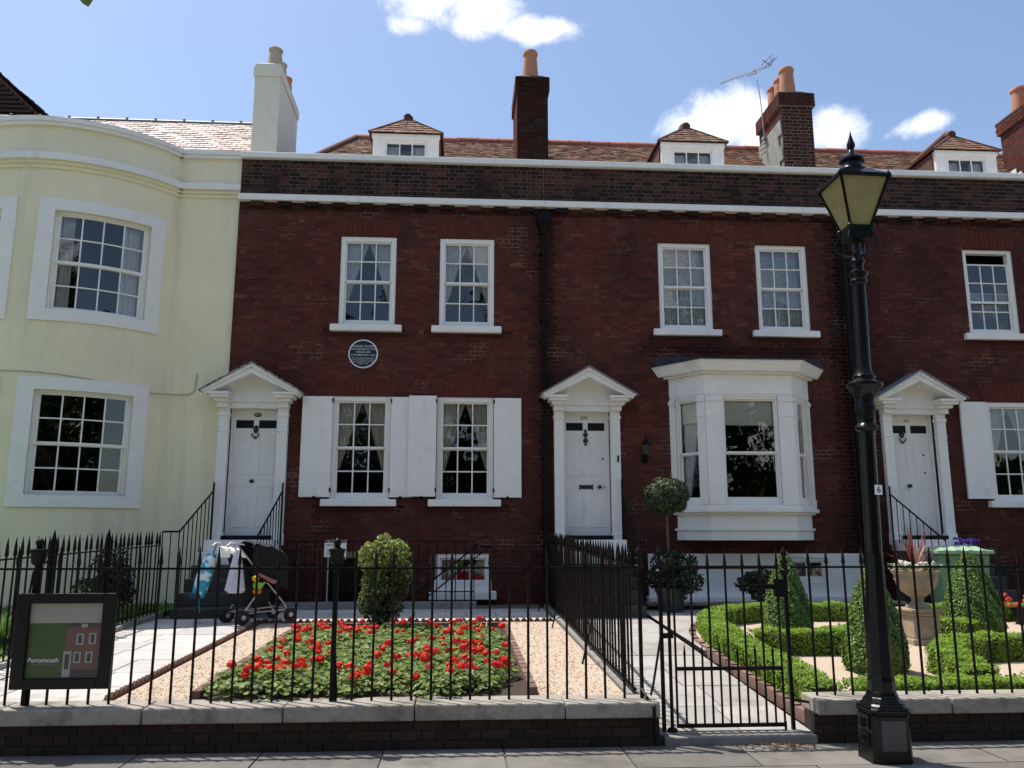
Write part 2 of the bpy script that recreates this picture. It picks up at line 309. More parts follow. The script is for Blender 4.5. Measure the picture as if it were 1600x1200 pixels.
# left garden ground (gravel) and path of stone flags
def slab(name, x0, x1, y0, y1, f, m, dz=0, n=8, parent=None, kind=None):
    mb = MB()
    for i in range(n):
        a = y0 + (y1 - y0) * i / n; b = y0 + (y1 - y0) * (i + 1) / n
        mb.face((x0, a, f(a) + dz), (x1, a, f(a) + dz), (x1, b, f(b) + dz), (x0, b, f(b) + dz))
    mb.face((x0, y0, -.2), (x1, y0, -.2), (x1, y0, f(y0) + dz), (x0, y0, f(y0) + dz)); mb.face((x1, y0, -.2), (x1, y1, -.2), (x1, y1, f(y1) + dz), (x1, y0, f(y0) + dz)); mb.face((x0, y0, -.2), (x0, y1, -.2), (x0, y1, f(y1) + dz), (x0, y0, f(y0) + dz))
    return tag(build(name, mb, m, parent), kind=kind)
gr = root('gravel_ground', (-.6, -4.8, 0), kind='structure')
slab('gravel_base', -2.70, 1.36, -7.42, -2.46, gz, M['gravel'], 0, 8, gr)
N = 9000; mb = MB()
octf = ((0, 2, 4), (2, 1, 4), (1, 3, 4), (3, 0, 4))
for i in range(N):
    while True:
        x = rnd.uniform(-2.66, 1.33); y = -7.4 + 4.9 * rnd.random() ** 1.4
        if not (-1.75 < x < .35 and -7.0 < y < -3.3): break
    s = rnd.uniform(.007, .017); z = gz(y); a = rnd.uniform(0, 3); c, q = math.cos(a) * s, math.sin(a) * s
    k = rnd.random(); b = rnd.uniform(.7, 1.25); mb.cur = tuple(b * t for t in ((.56, .43, .31) if k < .5 else (.62, .54, .44) if k < .78 else (.36, .22, .15) if k < .92 else (.30, .28, .26)))
    mb.idx(octf, [(x + c, y + q, z), (x - c, y - q, z), (x + q, y - c, z), (x - q, y + c, z), (x + .2 * c, y, z + s * .75)])
tag(build('pea_shingle', mb, M['pebble'], gr), kind='stuff')
tag(slab('bed_soil', -2.05, .60, -7.38, -3.1, gz, M['soil'], .012), kind='structure')
mb = MB(); mb.box(-.5, .5, -.5, .5, -.03, 0)
def flags(name, x0, x1, y0, y1, f, m, wy, seed, over=0.012, xs=None):
    r = random.Random(seed); p = root(name, ((x0 + x1) / 2, (y0 + y1) / 2, 0), kind='structure')
    slab('bedding', x0, x1, y0, y1, f, M['joint'], 0, 8, p)
    me = shared(mb, 'flagstone', m); y = y0 + .006
    while y < y1 - .1:
        h = min(wy * r.uniform(.85, 1.15), y1 - y); x = x0 + .006
        if y1 - y - h < .12: h = y1 - y
        while x < x1 - .02:
            w = r.uniform(.42, .8)
            if x1 - x - w < .3: w = x1 - x - .006
            sl = math.atan2(f(y + h) - f(y), h)
            place('flagstone', me, (x + w / 2, y + h / 2, f(y + h / 2) + over + r.uniform(-.002, .002)), p, rot=(sl, 0, r.uniform(-.004, .004)), sc=(w - .012, h - .012, 1)); x += w
        y += h
    return p
flags('garden_path', -4.28, -2.76, -7.42, -2.0, gz, M['flag'], .62, 3)
flags('cross_path', -2.70, 1.36, -2.43, -.86, gz, M['flag'], .58, 8)
flags('entrance_path', 1.53, 2.80, -7.62, -1.95, pz, M['flagr'], .75, 5)
slab('house_forecourt', -4.3, 1.36, -2.0, .1, gz, M['joint'], -.01, 2, None, 'structure')
slab('area_floor', 1.5, 12.6, -2.1, .1, lambda y: .36, M['joint'], 0, 2, None, 'structure')
slab('cream_garden_lawn', -14, -4.46, -7.4, .3, gz, M['lawn'], .03, 6, None, 'structure')
def rz(y): return pz(y) + .06
slab('parterre_soil', 2.93, 9.6, -7.42, -2.1, rz, M['gravel'], .0, 8, None, 'structure')
slab('neighbour_ground', 9.6, 14, -7.42, -2.1, rz, M['soil'], 0, 6, None, 'structure')

# ================================================================ brickwork
HB, HS, CO = .1125, .2255, .075
RED = [(.104, .032, .023), (.114, .036, .026), (.096, .030, .023), (.084, .028, .022), (.120, .038, .027), (.106, .034, .026), (.088, .032, .026)]
def bond(x0, x1, z0, z1, openings=(), seed=1, J=.0045):
    """Flemish bond: yields (xa, xb, za, zb) of every brick face, cut round the openings"""
    nrow = int(round((z1 - z0) / CO)); ch = (z1 - z0) / nrow
    for i in range(nrow):
        za, zb = z0 + i * ch + J, z0 + (i + 1) * ch - J; zm = (za + zb) / 2
        cuts = sorted((o[0], o[1]) for o in openings if o[2] < zm < o[3])
        x = x0 - (.169 if i % 2 else 0); k = 0
        while x < x1:
            w = HS if k % 2 == 0 else HB; a, b = max(x, x0) + J, min(x + w, x1) - J; x += w; k += 1
            segs = [(a, b)]
            for c0, c1 in cuts:
                segs = [t for s in segs for t in ((s[0], min(s[1], c0 - .004)), (max(s[0], c1 + .004), s[1])) if t[1] - t[0] > .02]
            for s in segs:
                if s[1] - s[0] > .02: yield s[0], s[1], za, zb, i
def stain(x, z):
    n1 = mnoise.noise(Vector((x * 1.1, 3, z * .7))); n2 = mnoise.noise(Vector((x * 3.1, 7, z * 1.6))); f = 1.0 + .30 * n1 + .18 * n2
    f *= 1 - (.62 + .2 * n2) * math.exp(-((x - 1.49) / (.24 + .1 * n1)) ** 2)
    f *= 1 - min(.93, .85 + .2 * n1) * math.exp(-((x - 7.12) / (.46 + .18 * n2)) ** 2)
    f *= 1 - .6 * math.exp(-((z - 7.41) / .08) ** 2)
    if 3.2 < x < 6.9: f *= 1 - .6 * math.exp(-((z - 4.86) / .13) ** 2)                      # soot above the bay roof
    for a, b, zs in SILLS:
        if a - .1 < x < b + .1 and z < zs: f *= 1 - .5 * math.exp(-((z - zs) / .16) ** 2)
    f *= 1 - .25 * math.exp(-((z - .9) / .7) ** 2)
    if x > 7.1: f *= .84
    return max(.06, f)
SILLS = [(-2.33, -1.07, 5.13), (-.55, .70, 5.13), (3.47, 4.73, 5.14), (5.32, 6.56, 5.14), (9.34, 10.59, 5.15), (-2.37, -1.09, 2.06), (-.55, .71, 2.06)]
def cells(mb, x0, x1, z0, z1, openings, y0, y1):
    xs = sorted({x0, x1, *[min(max(o[k], x0), x1) for o in openings for k in (0, 1)]}); zs = sorted({z0, z1, *[min(max(o[k], z0), z1) for o in openings for k in (2, 3)]})
    for a, b in zip(xs, xs[1:]):
        run = None
        for c, d in zip(zs, zs[1:]):
            hole = any(o[0] <= (a + b) / 2 <= o[1] and o[2] <= (c + d) / 2 <= o[3] for o in openings)
            if hole:
                if run: mb.box(a, b, y0, y1, run[0], run[1]); run = None
            else: run = (run[0] if run else c, d)
        if run: mb.box(a, b, y0, y1, run[0], run[1])
mb = MB(); mb.box(-.5, .5, -.008, .03, 0, .066); PARB = shared(mb, 'brick', M['parbrick'])
mb = MB(); mb.box(-.5, .5, -.008, .03, 0, .066); RUBB = shared(mb, 'brick', M['rubble'])

def tile_patch(mb, p0, p1, p2, p3, w=.165, g=.1, lift=.018, cols=None, seed=0):
    """rows of lapped tiles on the quad p0 p1 (eaves) p2 p3 (ridge)"""
    r = random.Random(seed); p0, p1, p2, p3 = map(Vector, (p0, p1, p2, p3)); n = (p1 - p0).cross(p3 - p0).normalized()
    if n.z < 0: n = -n
    rows = max(2, int(((p3 + p2) / 2 - (p0 + p1) / 2).length / g))
    for i in range(rows):
        a, b = p0.lerp(p3, i / rows), p1.lerp(p2, i / rows); c, d = p0.lerp(p3, (i + 1.15) / rows), p1.lerp(p2, (i + 1.15) / rows)
        L = (b - a).length; k = max(1, int(round(L / w))); off = (.5 if i % 2 else 0)
        for j in range(k + 1):
            u0, u1 = max(0, (j - off) / k), min(1, (j + 1 - off) / k)
            if u1 - u0 < .15 / k: continue
            e = .03 / k; u0 += e; u1 -= e; h = lift * r.uniform(.8, 1.5); q = r.uniform(-.004, .004)
            A, B, Cc, Dd = a.lerp(b, u0) + n * (h + q), a.lerp(b, u1) + n * (h - q), c.lerp(d, u1) + n * .004, c.lerp(d, u0) + n * .004
            s = r.uniform(.65, 1.3); mb.cur = tuple(s * t for t in r.choice(cols))
            mb.face(A, B, Cc, Dd); mb.face(A - n * h, B - n * h, B, A)
TILE = [(.23, .12, .075), (.26, .13, .085), (.20, .105, .07), (.25, .15, .10), (.19, .115, .075), (.28, .125, .08)]

def frame_of(P0, P1):
    """local x along P0->P1, local -y outwards, z up"""
    a, b = Vector((*P0, 0)), Vector((*P1, 0)); x = (b - a).normalized(); y = Vector((-x.y, x.x, 0))
    m = Matrix.Identity(4)
    for i in range(3): m[i][0] = x[i]; m[i][1] = y[i]; m[i][2] = (0, 0, 1)[i]; m[i][3] = a[i]
    return m, (b - a).length

def drape(mb, xs, xc, z0, z1, y, tie=.32, amp=.018, folds=5, hang=True):
    """a curtain tied back to the side xs, its free edge sweeping from xc at the head"""
    H = z1 - z0; zt = z0 + H * tie
    def fn(u, v):
        z = z1 - v * (z1 - (zt if hang else z0)); t = v
        inner = xc + (xs + (xc - xs) * .14 - xc) * (t ** .9)
        x = xs + (inner - xs) * u
        return (x, y + amp * math.sin(u * folds * 2 * math.pi + t * 1.2) * (1 - .3 * t), z)
    mb.grid(fn, folds * 6, 10)

def sash(parent, x0, x1, z0, z1, y, cols, rows, M4=None, fr=.085, sill=True, curtain=None, bars=True, sillz=.11, silld=.09, blind=0, open_top=0, seed=0, silx=.13, headfr=None, mid=.5):
    """a painted sash window: frame part with glazing bars, panes, sill and curtains as its sub-parts"""
    r = random.Random(seed); tf = lambda m_: m_
    X = Matrix.Identity(4) if M4 is None else M4
    hf = headfr or fr; b0 = .10
    mb = MB()
    mb.box(x0, x0 + fr, y, y + .12, z0, z1, X); mb.box(x1 - fr, x1, y, y + .12, z0, z1, X)
    mb.box(x0 + fr, x1 - fr, y, y + .12, z1 - hf, z1, X); mb.box(x0 + fr, x1 - fr, y + .03, y + .12, z0, z0 + b0, X)
    win = build('window', mb, M['whitewood'], parent, bevel=.006)
    ix0, ix1, iz0, iz1 = x0 + fr, x1 - fr, z0 + b0, z1 - hf
    zm = iz0 + (iz1 - iz0) * mid
    mb = MB(); g = .011; st = .028
    for (a, b, yy) in ((zm - open_top, iz1 - open_top, y + .035), (iz0, zm, y + .065)):          # upper sash stands in front of the lower one
        mb.box(ix0, ix0 + st, yy, yy + .035, a, b, X); mb.box(ix1 - st, ix1, yy, yy + .035, a, b, X)
        if yy < y + .05: mb.box(ix0 + st, ix1 - st, yy, yy + .035, b - st, b, X); mb.box(ix0 + st, ix1 - st, yy, yy + .035, a - .02, a + .02, X)
        else: mb.box(ix0 + st, ix1 - st, yy, yy + .035, b - .035, b - .022, X); mb.box(ix0 + st, ix1 - st, yy, yy + .035, a, a + .035, X)
        if bars:
            for i in range(1, cols):
                xx = ix0 + st + (ix1 - ix0 - 2 * st) * i / cols; mb.box(xx - g, xx + g, yy + .004, yy + .033, a + .012, b - .012, X)
            for j in range(1, rows // 2):
                zz = a + (b - a) * j / (rows // 2); mb.box(ix0 + st, ix1 - st, yy + .002, yy + .031, zz - g, zz + g, X)
    build('glazing_bars', mb, M['whitewood'], win, bevel=.003)
    nc = cols if bars else 1; nr = (rows // 2) if bars else 1
    for k, (a, b, yy) in enumerate(((zm - open_top, iz1 - open_top, y + .05), (iz0, zm, y + .08))):
        for i in range(nc):
            for j in range(nr):
                xa = ix0 + st + (ix1 - ix0 - 2 * st) * i / nc; xb = ix0 + st + (ix1 - ix0 - 2 * st) * (i + 1) / nc; za = a + (b - a) * j / nr; zb = a + (b - a) * (j + 1) / nr
                t1, t2 = r.uniform(-.0016, .0016), r.uniform(-.0016, .0016); mb = MB()
                pts = [(xa, yy - t1 - t2, za), (xb, yy + t1 - t2, za), (xb, yy + t1 + t2, zb), (xa, yy - t1 + t2, zb)]
                mb.face(*[X @ Vector(p) for p in pts]); build('pane', mb, M['glass'], win)
    if sill:
        mb = MB(); mb.box(x0 - silx, x1 + silx, y - silld - .03, y + .03, z0 - sillz + .02, z0 + .02, X); build('sill', mb, M['white'], win, bevel=.012)
    if curtain == 'drapes' or curtain == 'cream':
        for s in (0, 1):
            mb = MB(); xs, xc = (ix0, ix0 + (ix1 - ix0) * .52) if s == 0 else (ix1, ix0 + (ix1 - ix0) * .48)
            drape(mb, xs, xc, iz0, iz1 + .03, y + .125 + .02 * s, tie=.24 + .05 * r.random(), folds=4)
            build('curtain', mb, M['curtain' if curtain == 'drapes' else 'curtaincream'], win, smooth=True, auto=0)
    elif curtain == 'lace':
        mb = MB(); mb.grid(lambda u, v: X @ Vector((ix0 + (ix1 - ix0) * u, y + .16 + .012 * math.sin(u * 40) + .01 * math.sin(u * 23 + v), iz1 - (iz1 - iz0) * v)), 60, 2)
        build('net_curtain', mb, M['lace'], win, smooth=True, auto=0)
    elif curtain == 'side':
        for xs, w in ((ix0, .22), (ix1, -.20)):
            mb = MB(); mb.grid(lambda u, v: X @ Vector((xs + w * u, y + .18 + .02 * math.sin(u * 17), iz1 - (iz1 - iz0) * v)), 24, 1)
            build('curtain', mb, M['curtain'], win, smooth=True, auto=0)
    if blind:
        mb = MB(); mb.box(ix0 + .01, ix1 - .01, y + .13, y + .135, iz1 - blind, iz1 + .02, X); build('blind', mb, M['blind'], win)
    return win

def flat_arch(parent, x0, x1, z0, z1):
    n = 13; mb = MB(); e = .11; xm = (x0 + x1) / 2
    for i in range(n):
        a, b = i / n + .004, (i + 1) / n - .004
        bl, br = x0 + (x1 - x0) * a, x0 + (x1 - x0) * b; tl, tr = x0 - e + (x1 - x0 + 2 * e) * a, x0 - e + (x1 - x0 + 2 * e) * b
        mb.prismy([(bl, z0), (br, z0), (tr, z1), (tl, z1)], -.0095, .02)
    return tag(build('flat_arch', mb, M['gauged'], parent), kind='stuff')

def doorcase(parent, xc, num, door_kw):
    zt, zh = 1.57, 3.74
    hw = .415
    mb = MB()                                              # reveal lining and frame
    for s in (-1, 1):
        a, b = sorted((xc + s * hw, xc + s * (hw + .17))); mb.box(a, b, -.10, .02, zt - .15, zh + .12)       # pilaster shaft
        a, b = sorted((xc + s * (hw - .012), xc + s * (hw + .182))); mb.box(a, b, -.112, .02, 3.33, 3.35); mb.box(a, b, -.118, .02, 3.60, 3.66); mb.box(a, b, -.118, .02, zt - .15, zt + .05)
        a, b = sorted((xc + s * hw, xc + s * (hw + .06))); mb.box(a, b, .021, .28, zt, zh); a, b = sorted((xc + s * (hw - .03), xc + s * hw)); mb.box(a, b, .06, .135, zt + .01, zh)
    mb.box(xc - hw, xc + hw, -.07, .28, zh, zh + .10)
    ds = build('door_surround', mb, M['white'], parent, bevel=.008)
    mb = MB(); zb = 3.97; D = -.40; W_ = .79; H_ = .47
    # tympanum, brackets and raking cornice of the open pediment
    mb.prismy([(xc - .60, zh + .10), (xc + .60, zh + .10), (xc + .60, zb + .06), (xc, zb + H_ - .14), (xc - .60, zb + .06)], -.09, .0)
    for s in (-1, 1):
        for (w0, w1, d, za, zb2) in ((.42, .60, -.20, zh + .0, zh + .09), (.40, .64, -.28, zh + .09, zh + .15), (.38, .70, -.36, zh + .15, zh + .20), (.36, .76, D + .01, zh + .20, zh + .245)):
            a, b = sorted((xc + s * w0, xc + s * w1)); mb.box(a, b, d, .0, za, zb2)
        mb.prismy([(xc + s * W_, zb), (xc + s * (W_ - .02), zb - .045), (xc, zb + H_ - .145), (xc, zb + H_ - .03)][::(1 if s < 0 else -1)], D, -.0)
        mb.prismy([(xc + s * (W_ + .035), zb + .02), (xc + s * (W_ + .0), zb - .012), (xc, zb + H_ - .03), (xc, zb + H_ + .03)][::(1 if s < 0 else -1)], D - .035, -.0)
    build('pediment', mb, M['white'], ds, bevel=.006)
    for s in (-1, 1):
        mb = MB(); mb.prismy([(xc + s * (W_ + .06), zb + .005), (xc + s * (W_ + .06), zb + .03), (xc, zb + H_ + .055), (xc, zb + H_ + .03)][::(1 if s < 0 else -1)], D - .06, .0)
        build('hood_roof', mb, M['leaddark'] if num == '393' else M['lead'], ds)
    y = .14; mb = MB(); mb.box(xc - hw + .002, xc + hw - .002, y, y + .05, zt + .01, zh - .001)
    dr = build('door', mb, M['white'], parent, bevel=.004); w = hw - .03
    mb = MB()
    def ring(a, b, c, d):
        t = .016
        for q in ((a, b, c, c + t), (a, b, d - t, d)): mb.box(q[0], q[1], y - .010, y + .004, q[2], q[3])
        for q in ((a, a + t, c + t, d - t), (b - t, b, c + t, d - t)): mb.box(q[0], q[1], y - .010, y + .004, q[2], q[3])
    for s in (-1, 1):
        a, b = sorted((xc + s * .06, xc + s * (w - .05))); ring(a, b, 2.62, 3.30); ring(a, b, 1.72, 2.42)
    build('door_moulding', mb, M['white'], dr, bevel=.003)
    for s in (-1, 1):
        a, b = sorted((xc + s * .045, xc + s * (w - .04))); mb = MB(); mb.box(a, b, y - .004, y + .01, 3.42, 3.56); build('fanlight_pane', mb, M['black'], dr)
    def turned(name, x, z, prof, m='brass'):
        mb = MB(); mb.lathe(prof, 0, 0, 0, 14, M=Matrix.Translation((x, y, z)) @ Matrix.Rotation(R(90), 4, 'X')); return build(name, mb, M[m], dr, smooth=True)
    knob = [(.032, 0), (.032, .01), (.014, .014), (.014, .035), (.03, .045), (.034, .06), (.022, .075), (.001, .078)]
    k = door_kw
    turned('door_knob', xc + k['knob'][0], k['knob'][1], knob)
    for (dx, z) in k.get('locks', ()): turned('lock', xc + dx, z, [(.017, 0), (.017, .008), (.001, .009)])
    mb = MB(); zk = k['knock']; xk = xc + k.get('kx', 0)
    if k.get('shape') == 'fleur':
        mb.tube([(xk, y - .02, zk - .13), (xk, y - .025, zk + .13)], [.012, .012], 8)
        for dz, q in ((.12, .026), (.045, .045), (-.06, .045), (-.13, .022)): mb.lathe([(q, 0), (q, .02), (q * .5, .035), (.001, .036)], 0, 0, 0, 10, M=Matrix.Translation((xk, y, zk + dz)) @ Matrix.Rotation(R(90), 4, 'X'))
    else:
        mb.lathe([(.055, 0), (.055, .02), (.04, .05), (.001, .06)], 0, 0, 0, 12, M=Matrix.Translation((xk, y, zk + .04)) @ Matrix.Rotation(R(90), 4, 'X') @ Matrix.Diagonal((.8, 1.3, 1, 1)))
        mb.tube([(xk + .055 * math.cos(a), y - .035, zk - .05 + .055 * math.sin(a)) for a in [R(160 + q * 22) for q in range(11)]], .011, 8)
        mb.lathe([(.018, 0), (.018, .03), (.001, .032)], 0, 0, 0, 10, M=Matrix.Translation((xk, y, zk - .115)) @ Matrix.Rotation(R(90), 4, 'X'))
    build('door_knocker', mb, M['brass'], dr, smooth=True)
    if k.get('letter'):
        mb = MB(); x, z = xc + k['letter'][0], k['letter'][1]; mb.box(x - .10, x + .10, y - .012, y, z - .035, z + .035); mb.box(x - .125, x - .10, y - .01, y, z - .045, z + .045); mb.box(x + .10, x + .125, y - .01, y, z - .045, z + .045); mb.box(x - .085, x + .085, y - .02, y - .011, z - .02, z + .02)
        build('letterbox', mb, M['brass'], dr, bevel=.003)
    if num == '393':
        mb = MB(); mb.lathe([(.062, 0), (.062, .008), (.055, .012), (.001, .012)], 0, 0, 0, 20, M=Matrix.Translation((xc + .02, y, 3.655)) @ Matrix.Rotation(R(90), 4, 'X') @ Matrix.Diagonal((1, .62, 1, 1))); build('number_plate', mb, M['black'], dr)
        place('lettering', text_mesh(num, .058, M['ltr'], spacing=1.05), (xc + .02, y - .0145, 3.655), dr, rot=(R(90), 0, 0))
    else: place('lettering', text_mesh(num, .085 if num == '395' else .06, M['ltrblk'] if num == '395' else M['edging'], extrude=.003, spacing=1.15), (xc - .02, y - .004, 3.645), dr, rot=(R(90), 0, 0))
    mb = MB(); mb.box(xc - hw, xc + hw, -.14, .14, zt - .06, zt + .008); build('threshold', mb, M['black'], dr)
    # flight of stone steps
    n = 6; fl = MB(); zb = .36; t = (zt - .06 - zb) / n; mb = MB(); mb.box(xc - .55, xc + .55, -.30, -.0, zb - .1, zt - .06 - t); st = build('entrance_steps', mb, M['step'], parent)
    for i in range(n):
        mb = MB(); mb.box(xc - .56, xc + .56, -.30 - .27 * (n - i) - (.0), -.30 + (.30 if i == n - 1 else -.27 * (n - 1 - i)), zb - .05 if i == 0 else zb + i * t - .0, zb + (i + 1) * t); build('step', mb, M['white'] if i >= n - 2 else M['step'], st, bevel=.01)
    return ds

def dormer(parent, x0, x1, seed):
    yf = .6; xm = (x0 + x1) / 2; ze, za = 9.25, 9.80
    mb = MB(); op = [(xm - .42, xm + .42, 8.40, 9.12)]
    cells(mb, x0, x1, 8.28, ze, op, yf, yf + .08)
    mb.box(x0, x0 + .05, yf + .08, 1.75, 8.3, ze); mb.box(x1 - .05, x1, yf + .08, 1.75, 8.3, ze)
    mb.box(x0 + .05, x1 - .05, 1.3, 1.35, 8.3, ze)
    mb.box(x0 - .02, x1 + .02, yf - .03, yf, ze - .10, ze)
    dm = build('dormer', mb, M['white'], parent, bevel=.006)
    sash(dm, xm - .42, xm + .42, 8.40, 9.12, yf - .01, 3, 2, mid=.25, fr=.03, sill=False, seed=seed, curtain=None)
    for ch in [c for c in dm.children if c.name.startswith('window')]:
        for g in list(ch.children):                       # keep to three levels: the panes and bars belong to the dormer itself
            g.parent = dm; g.location = WO[g] - WO[dm]
    mb = MB(); mb.grid(lambda u, v: (xm - .36 + .24 * u, yf + .12 + .012 * math.sin(u * 16), 9.04 - .5 * v), 12, 1); mb.grid(lambda u, v: (xm + .12 + .24 * u, yf + .12 + .012 * math.sin(u * 16), 9.04 - .5 * v), 12, 1)
    build('curtain', mb, M['curtain'], dm)
    e = .07; L, Rr, A = Vector((x0 - e, yf - .08, ze)), Vector((x1 + e, yf - .08, ze)), Vector((xm, yf + .42, za)); B = Vector((xm, 2.55, za)); L2, R2 = Vector((x0 - e, 1.9, ze)), Vector((x1 + e, 1.9, ze))
    mb = MB(); mb.face(L, Rr, A); mb.face(L2, L, A, B); mb.face(Rr, R2, B, A); rf = build('dormer_roof', mb, M['edging'], dm)
    mb = MB(); s = (x1 - x0) / 2
    tile_patch(mb, L, Rr, A + Vector((.04, 0, 0)), A - Vector((.04, 0, 0)), cols=TILE, seed=seed); tile_patch(mb, L2, L, A, B, cols=TILE, seed=seed + 1); tile_patch(mb, Rr, R2, B, A, cols=TILE, seed=seed + 2)
    tag(build('roof_tiles', mb, M['rooftile'], rf if False else dm), kind='stuff')
    mb = MB(); mb.tube([A + Vector((0, -.05, .0)), A + Vector((0, .1, .06)), B + Vector((0, 0, .03))], [.09, .10, .08], 8); mb.tube([L, A], .032, 6); mb.tube([Rr, A], .032, 6); build('ridge_and_hips', mb, M['edging'], dm, smooth=True)
    for a, b in ((x1 - .001, x1 + .03), (x0 - .03, x0 + .001)):
        mb = MB(); mb.box(a, b, yf + .09, 1.75, 8.3, ze - .02); build('dormer_cheek', mb, M['edging'], dm)

def pot(parent, x, y, z, h, r, m='terra', lean=0):
    mb = MB(); mb.lathe([(r * 1.02, 0), (r * 1.0, h * .3), (r * .86, h * .86), (r * .98, h * .88), (r * 1.0, h * .96), (r * .92, h), (r * .72, h), (r * .68, h * .6)], x, y, z, 16)
    return build('chimney_pot', mb, M[m], parent, smooth=True, auto=35)

def stack(parent, x0, x1, y0, y1, z0, z1, pots, over=.035, seed=3, left='brick', dark=.5, cap=True, J=.008, core='parmortar'):
    mb = MB(); mb.box(x0, x1, y0, y1, z0, z1); mb.box(x0 - over + .01, x1 + over - .01, y0 - over + .01, y1 + over - .01, z1 - .30, z1 - .005)
    ch = build('chimney', mb, M[core], parent); r = random.Random(seed); mb = MB()
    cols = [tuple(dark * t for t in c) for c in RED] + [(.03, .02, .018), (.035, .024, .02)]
    for (za, zb, o) in ((z0, z1 - .30, 0), (z1 - .30, z1, over)):
        for a, b, c, d, i in bond(x0 - o, x1 + o, za, zb, J=J): mb.cur = tuple(r.uniform(.7, 1.3) * t for t in r.choice(cols)); mb.box(a, b, y0 - o - .006, y0 - o + .02, c, d)
        for a, b, c, d, i in bond(y0 - o, y1 + o, za, zb, J=.007):
            if left == 'slate' and zb < z1 - .1 and d < 10.02: continue
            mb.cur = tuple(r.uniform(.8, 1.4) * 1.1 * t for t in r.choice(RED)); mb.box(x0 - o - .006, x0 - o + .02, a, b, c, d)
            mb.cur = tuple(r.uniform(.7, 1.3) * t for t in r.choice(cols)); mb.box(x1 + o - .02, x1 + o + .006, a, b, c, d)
    tag(build('brick_courses', mb, M['brick'], ch), kind='stuff')
    if left == 'slate':
        me = None; mb = MB(); mb.box(-.018, 0, -.16, .16, 0, .30); me = shared(mb, 'hung_slate', M['greyslate'])
        for j in range(5):
            for i in range(4):
                y = y0 + .17 + i * .30 - (.15 if j % 2 else 0)
                if y0 + .1 < y < y1 - .05: place('hung_slate', me, (x0 - .004, y, 8.62 + j * .28), ch, rot=(0, R(-3), 0))
    mb = MB(); mb.prismz([(x0, y0), (x1, y0), (x1, y1), (x0, y1)], z1, z1 + .02); 
    xm, ym = (x0 + x1) / 2, (y0 + y1) / 2
    mb.prism([(x0 - .02, y0 - .02, z1), (x1 + .02, y0 - .02, z1), (x1 + .02, y1, z1), (x0 - .02, y1, z1)], [(x0 + .14, y0 + .14, z1 + .13), (x1 - .14, y0 + .14, z1 + .13), (x1 - .14, y1 - .14, z1 + .13), (x0 + .14, y1 - .14, z1 + .13)])
    build('flaunching', mb, mat('mossy_flaunching', (.13, .115, .08), .95, .3, 10, bump=.5, bscale=40, col2=(.09, .10, .04)), ch)
    for p in pots: pot(ch, *p)
    return ch

def corbel_and_bands(h, x0, x1):
    mb = MB(); mb.box(x0, x1, -.125, -.001, 7.535, 7.655); build('string_course', mb, M['white'], h, bevel=.01)
    mb = MB(); mb.box(x0, x1, -.09, .34, 8.365, 8.48); build('parapet_coping', mb, M['white'], h, bevel=.015)
    mb = MB(); mb.box(-.12, .12, -.085, 0, 0, .075); dme = shared(mb, 'dentil', M['parbrick']); n = int((x1 - x0) / .49)
    for i in range(n): place('dentil', dme, (x0 + .33 + i * .49, 0, 7.455), h)
    mb = MB(); mb.box(x0, x1, .004, .30, 7.655, 8.365); build('parapet_core', mb, M['parmortar'], h)
    for a, b, c, d, i in bond(x0, x1, 7.66, 8.36, J=.0065): place('brick', PARB, ((a + b) / 2, .004, c), h, sc=(b - a, 1, (d - c) / .066))

def main_roof(h, x0, x1, hip=False, seed=4):
    e0, e1 = (.35, 8.10), (3.0, 10.36); xr = x0 + (1.35 if hip else 0)
    mb = MB(); mb.face((x0, e0[0], e0[1]), (x1, e0[0], e0[1]), (x1, e1[0], e1[1]), (xr, e1[0], e1[1])); mb.face((xr, e1[0], e1[1]), (x1, e1[0], e1[1]), (x1, 5.7, 8.1), (x0, 5.7, 8.1))
    mb.face((x0, e0[0], e0[1]), (xr, e1[0], e1[1]), (x0, 5.7, 8.1)); mb.face((x1, e0[0], e0[1]), (x1, 5.7, 8.1), (x1, e1[0], e1[1]))
    rf = build('roof', mb, M['edging'], h)
    t = .36; mb = MB()
    def at(x, s): return (x, e0[0] + (e1[0] - e0[0]) * s, e0[1] + (e1[1] - e0[1]) * s)
    tile_patch(mb, at(x0 + (xr - x0) * t, t), at(x1, t), at(x1, 1), at(xr, 1), cols=TILE, seed=seed, lift=.02)
    tag(build('roof_tiles', mb, M['rooftile'], rf), kind='stuff')
    rb = MB(); rb.lathe([(.10, 0), (.11, .01), (.105, .40), (.115, .42), (.115, .45)], 0, 0, 0, 10, M=Matrix.Rotation(R(90), 4, 'Y')); rme = shared(rb, 'ridge_tile', mat('red_ridge_tile', (.36, .12, .075), .85, .2, 12, objrand=[(0, (.27, .09, .06)), (.6, (.38, .13, .085)), (1, (.30, .16, .11))]), True)
    x = xr
    while x < x1 - .2: place('ridge_tile', rme, (x, e1[0], e1[1] - .02 + rnd.uniform(-.006, .006)), rf); x += .455
    if hip:
        mb = MB(); mb.tube([(x0, e0[0], e0[1]), (xr, e1[0], e1[1])], .09, 8); build('hip_tiles', mb, M['edging'], rf, smooth=True)

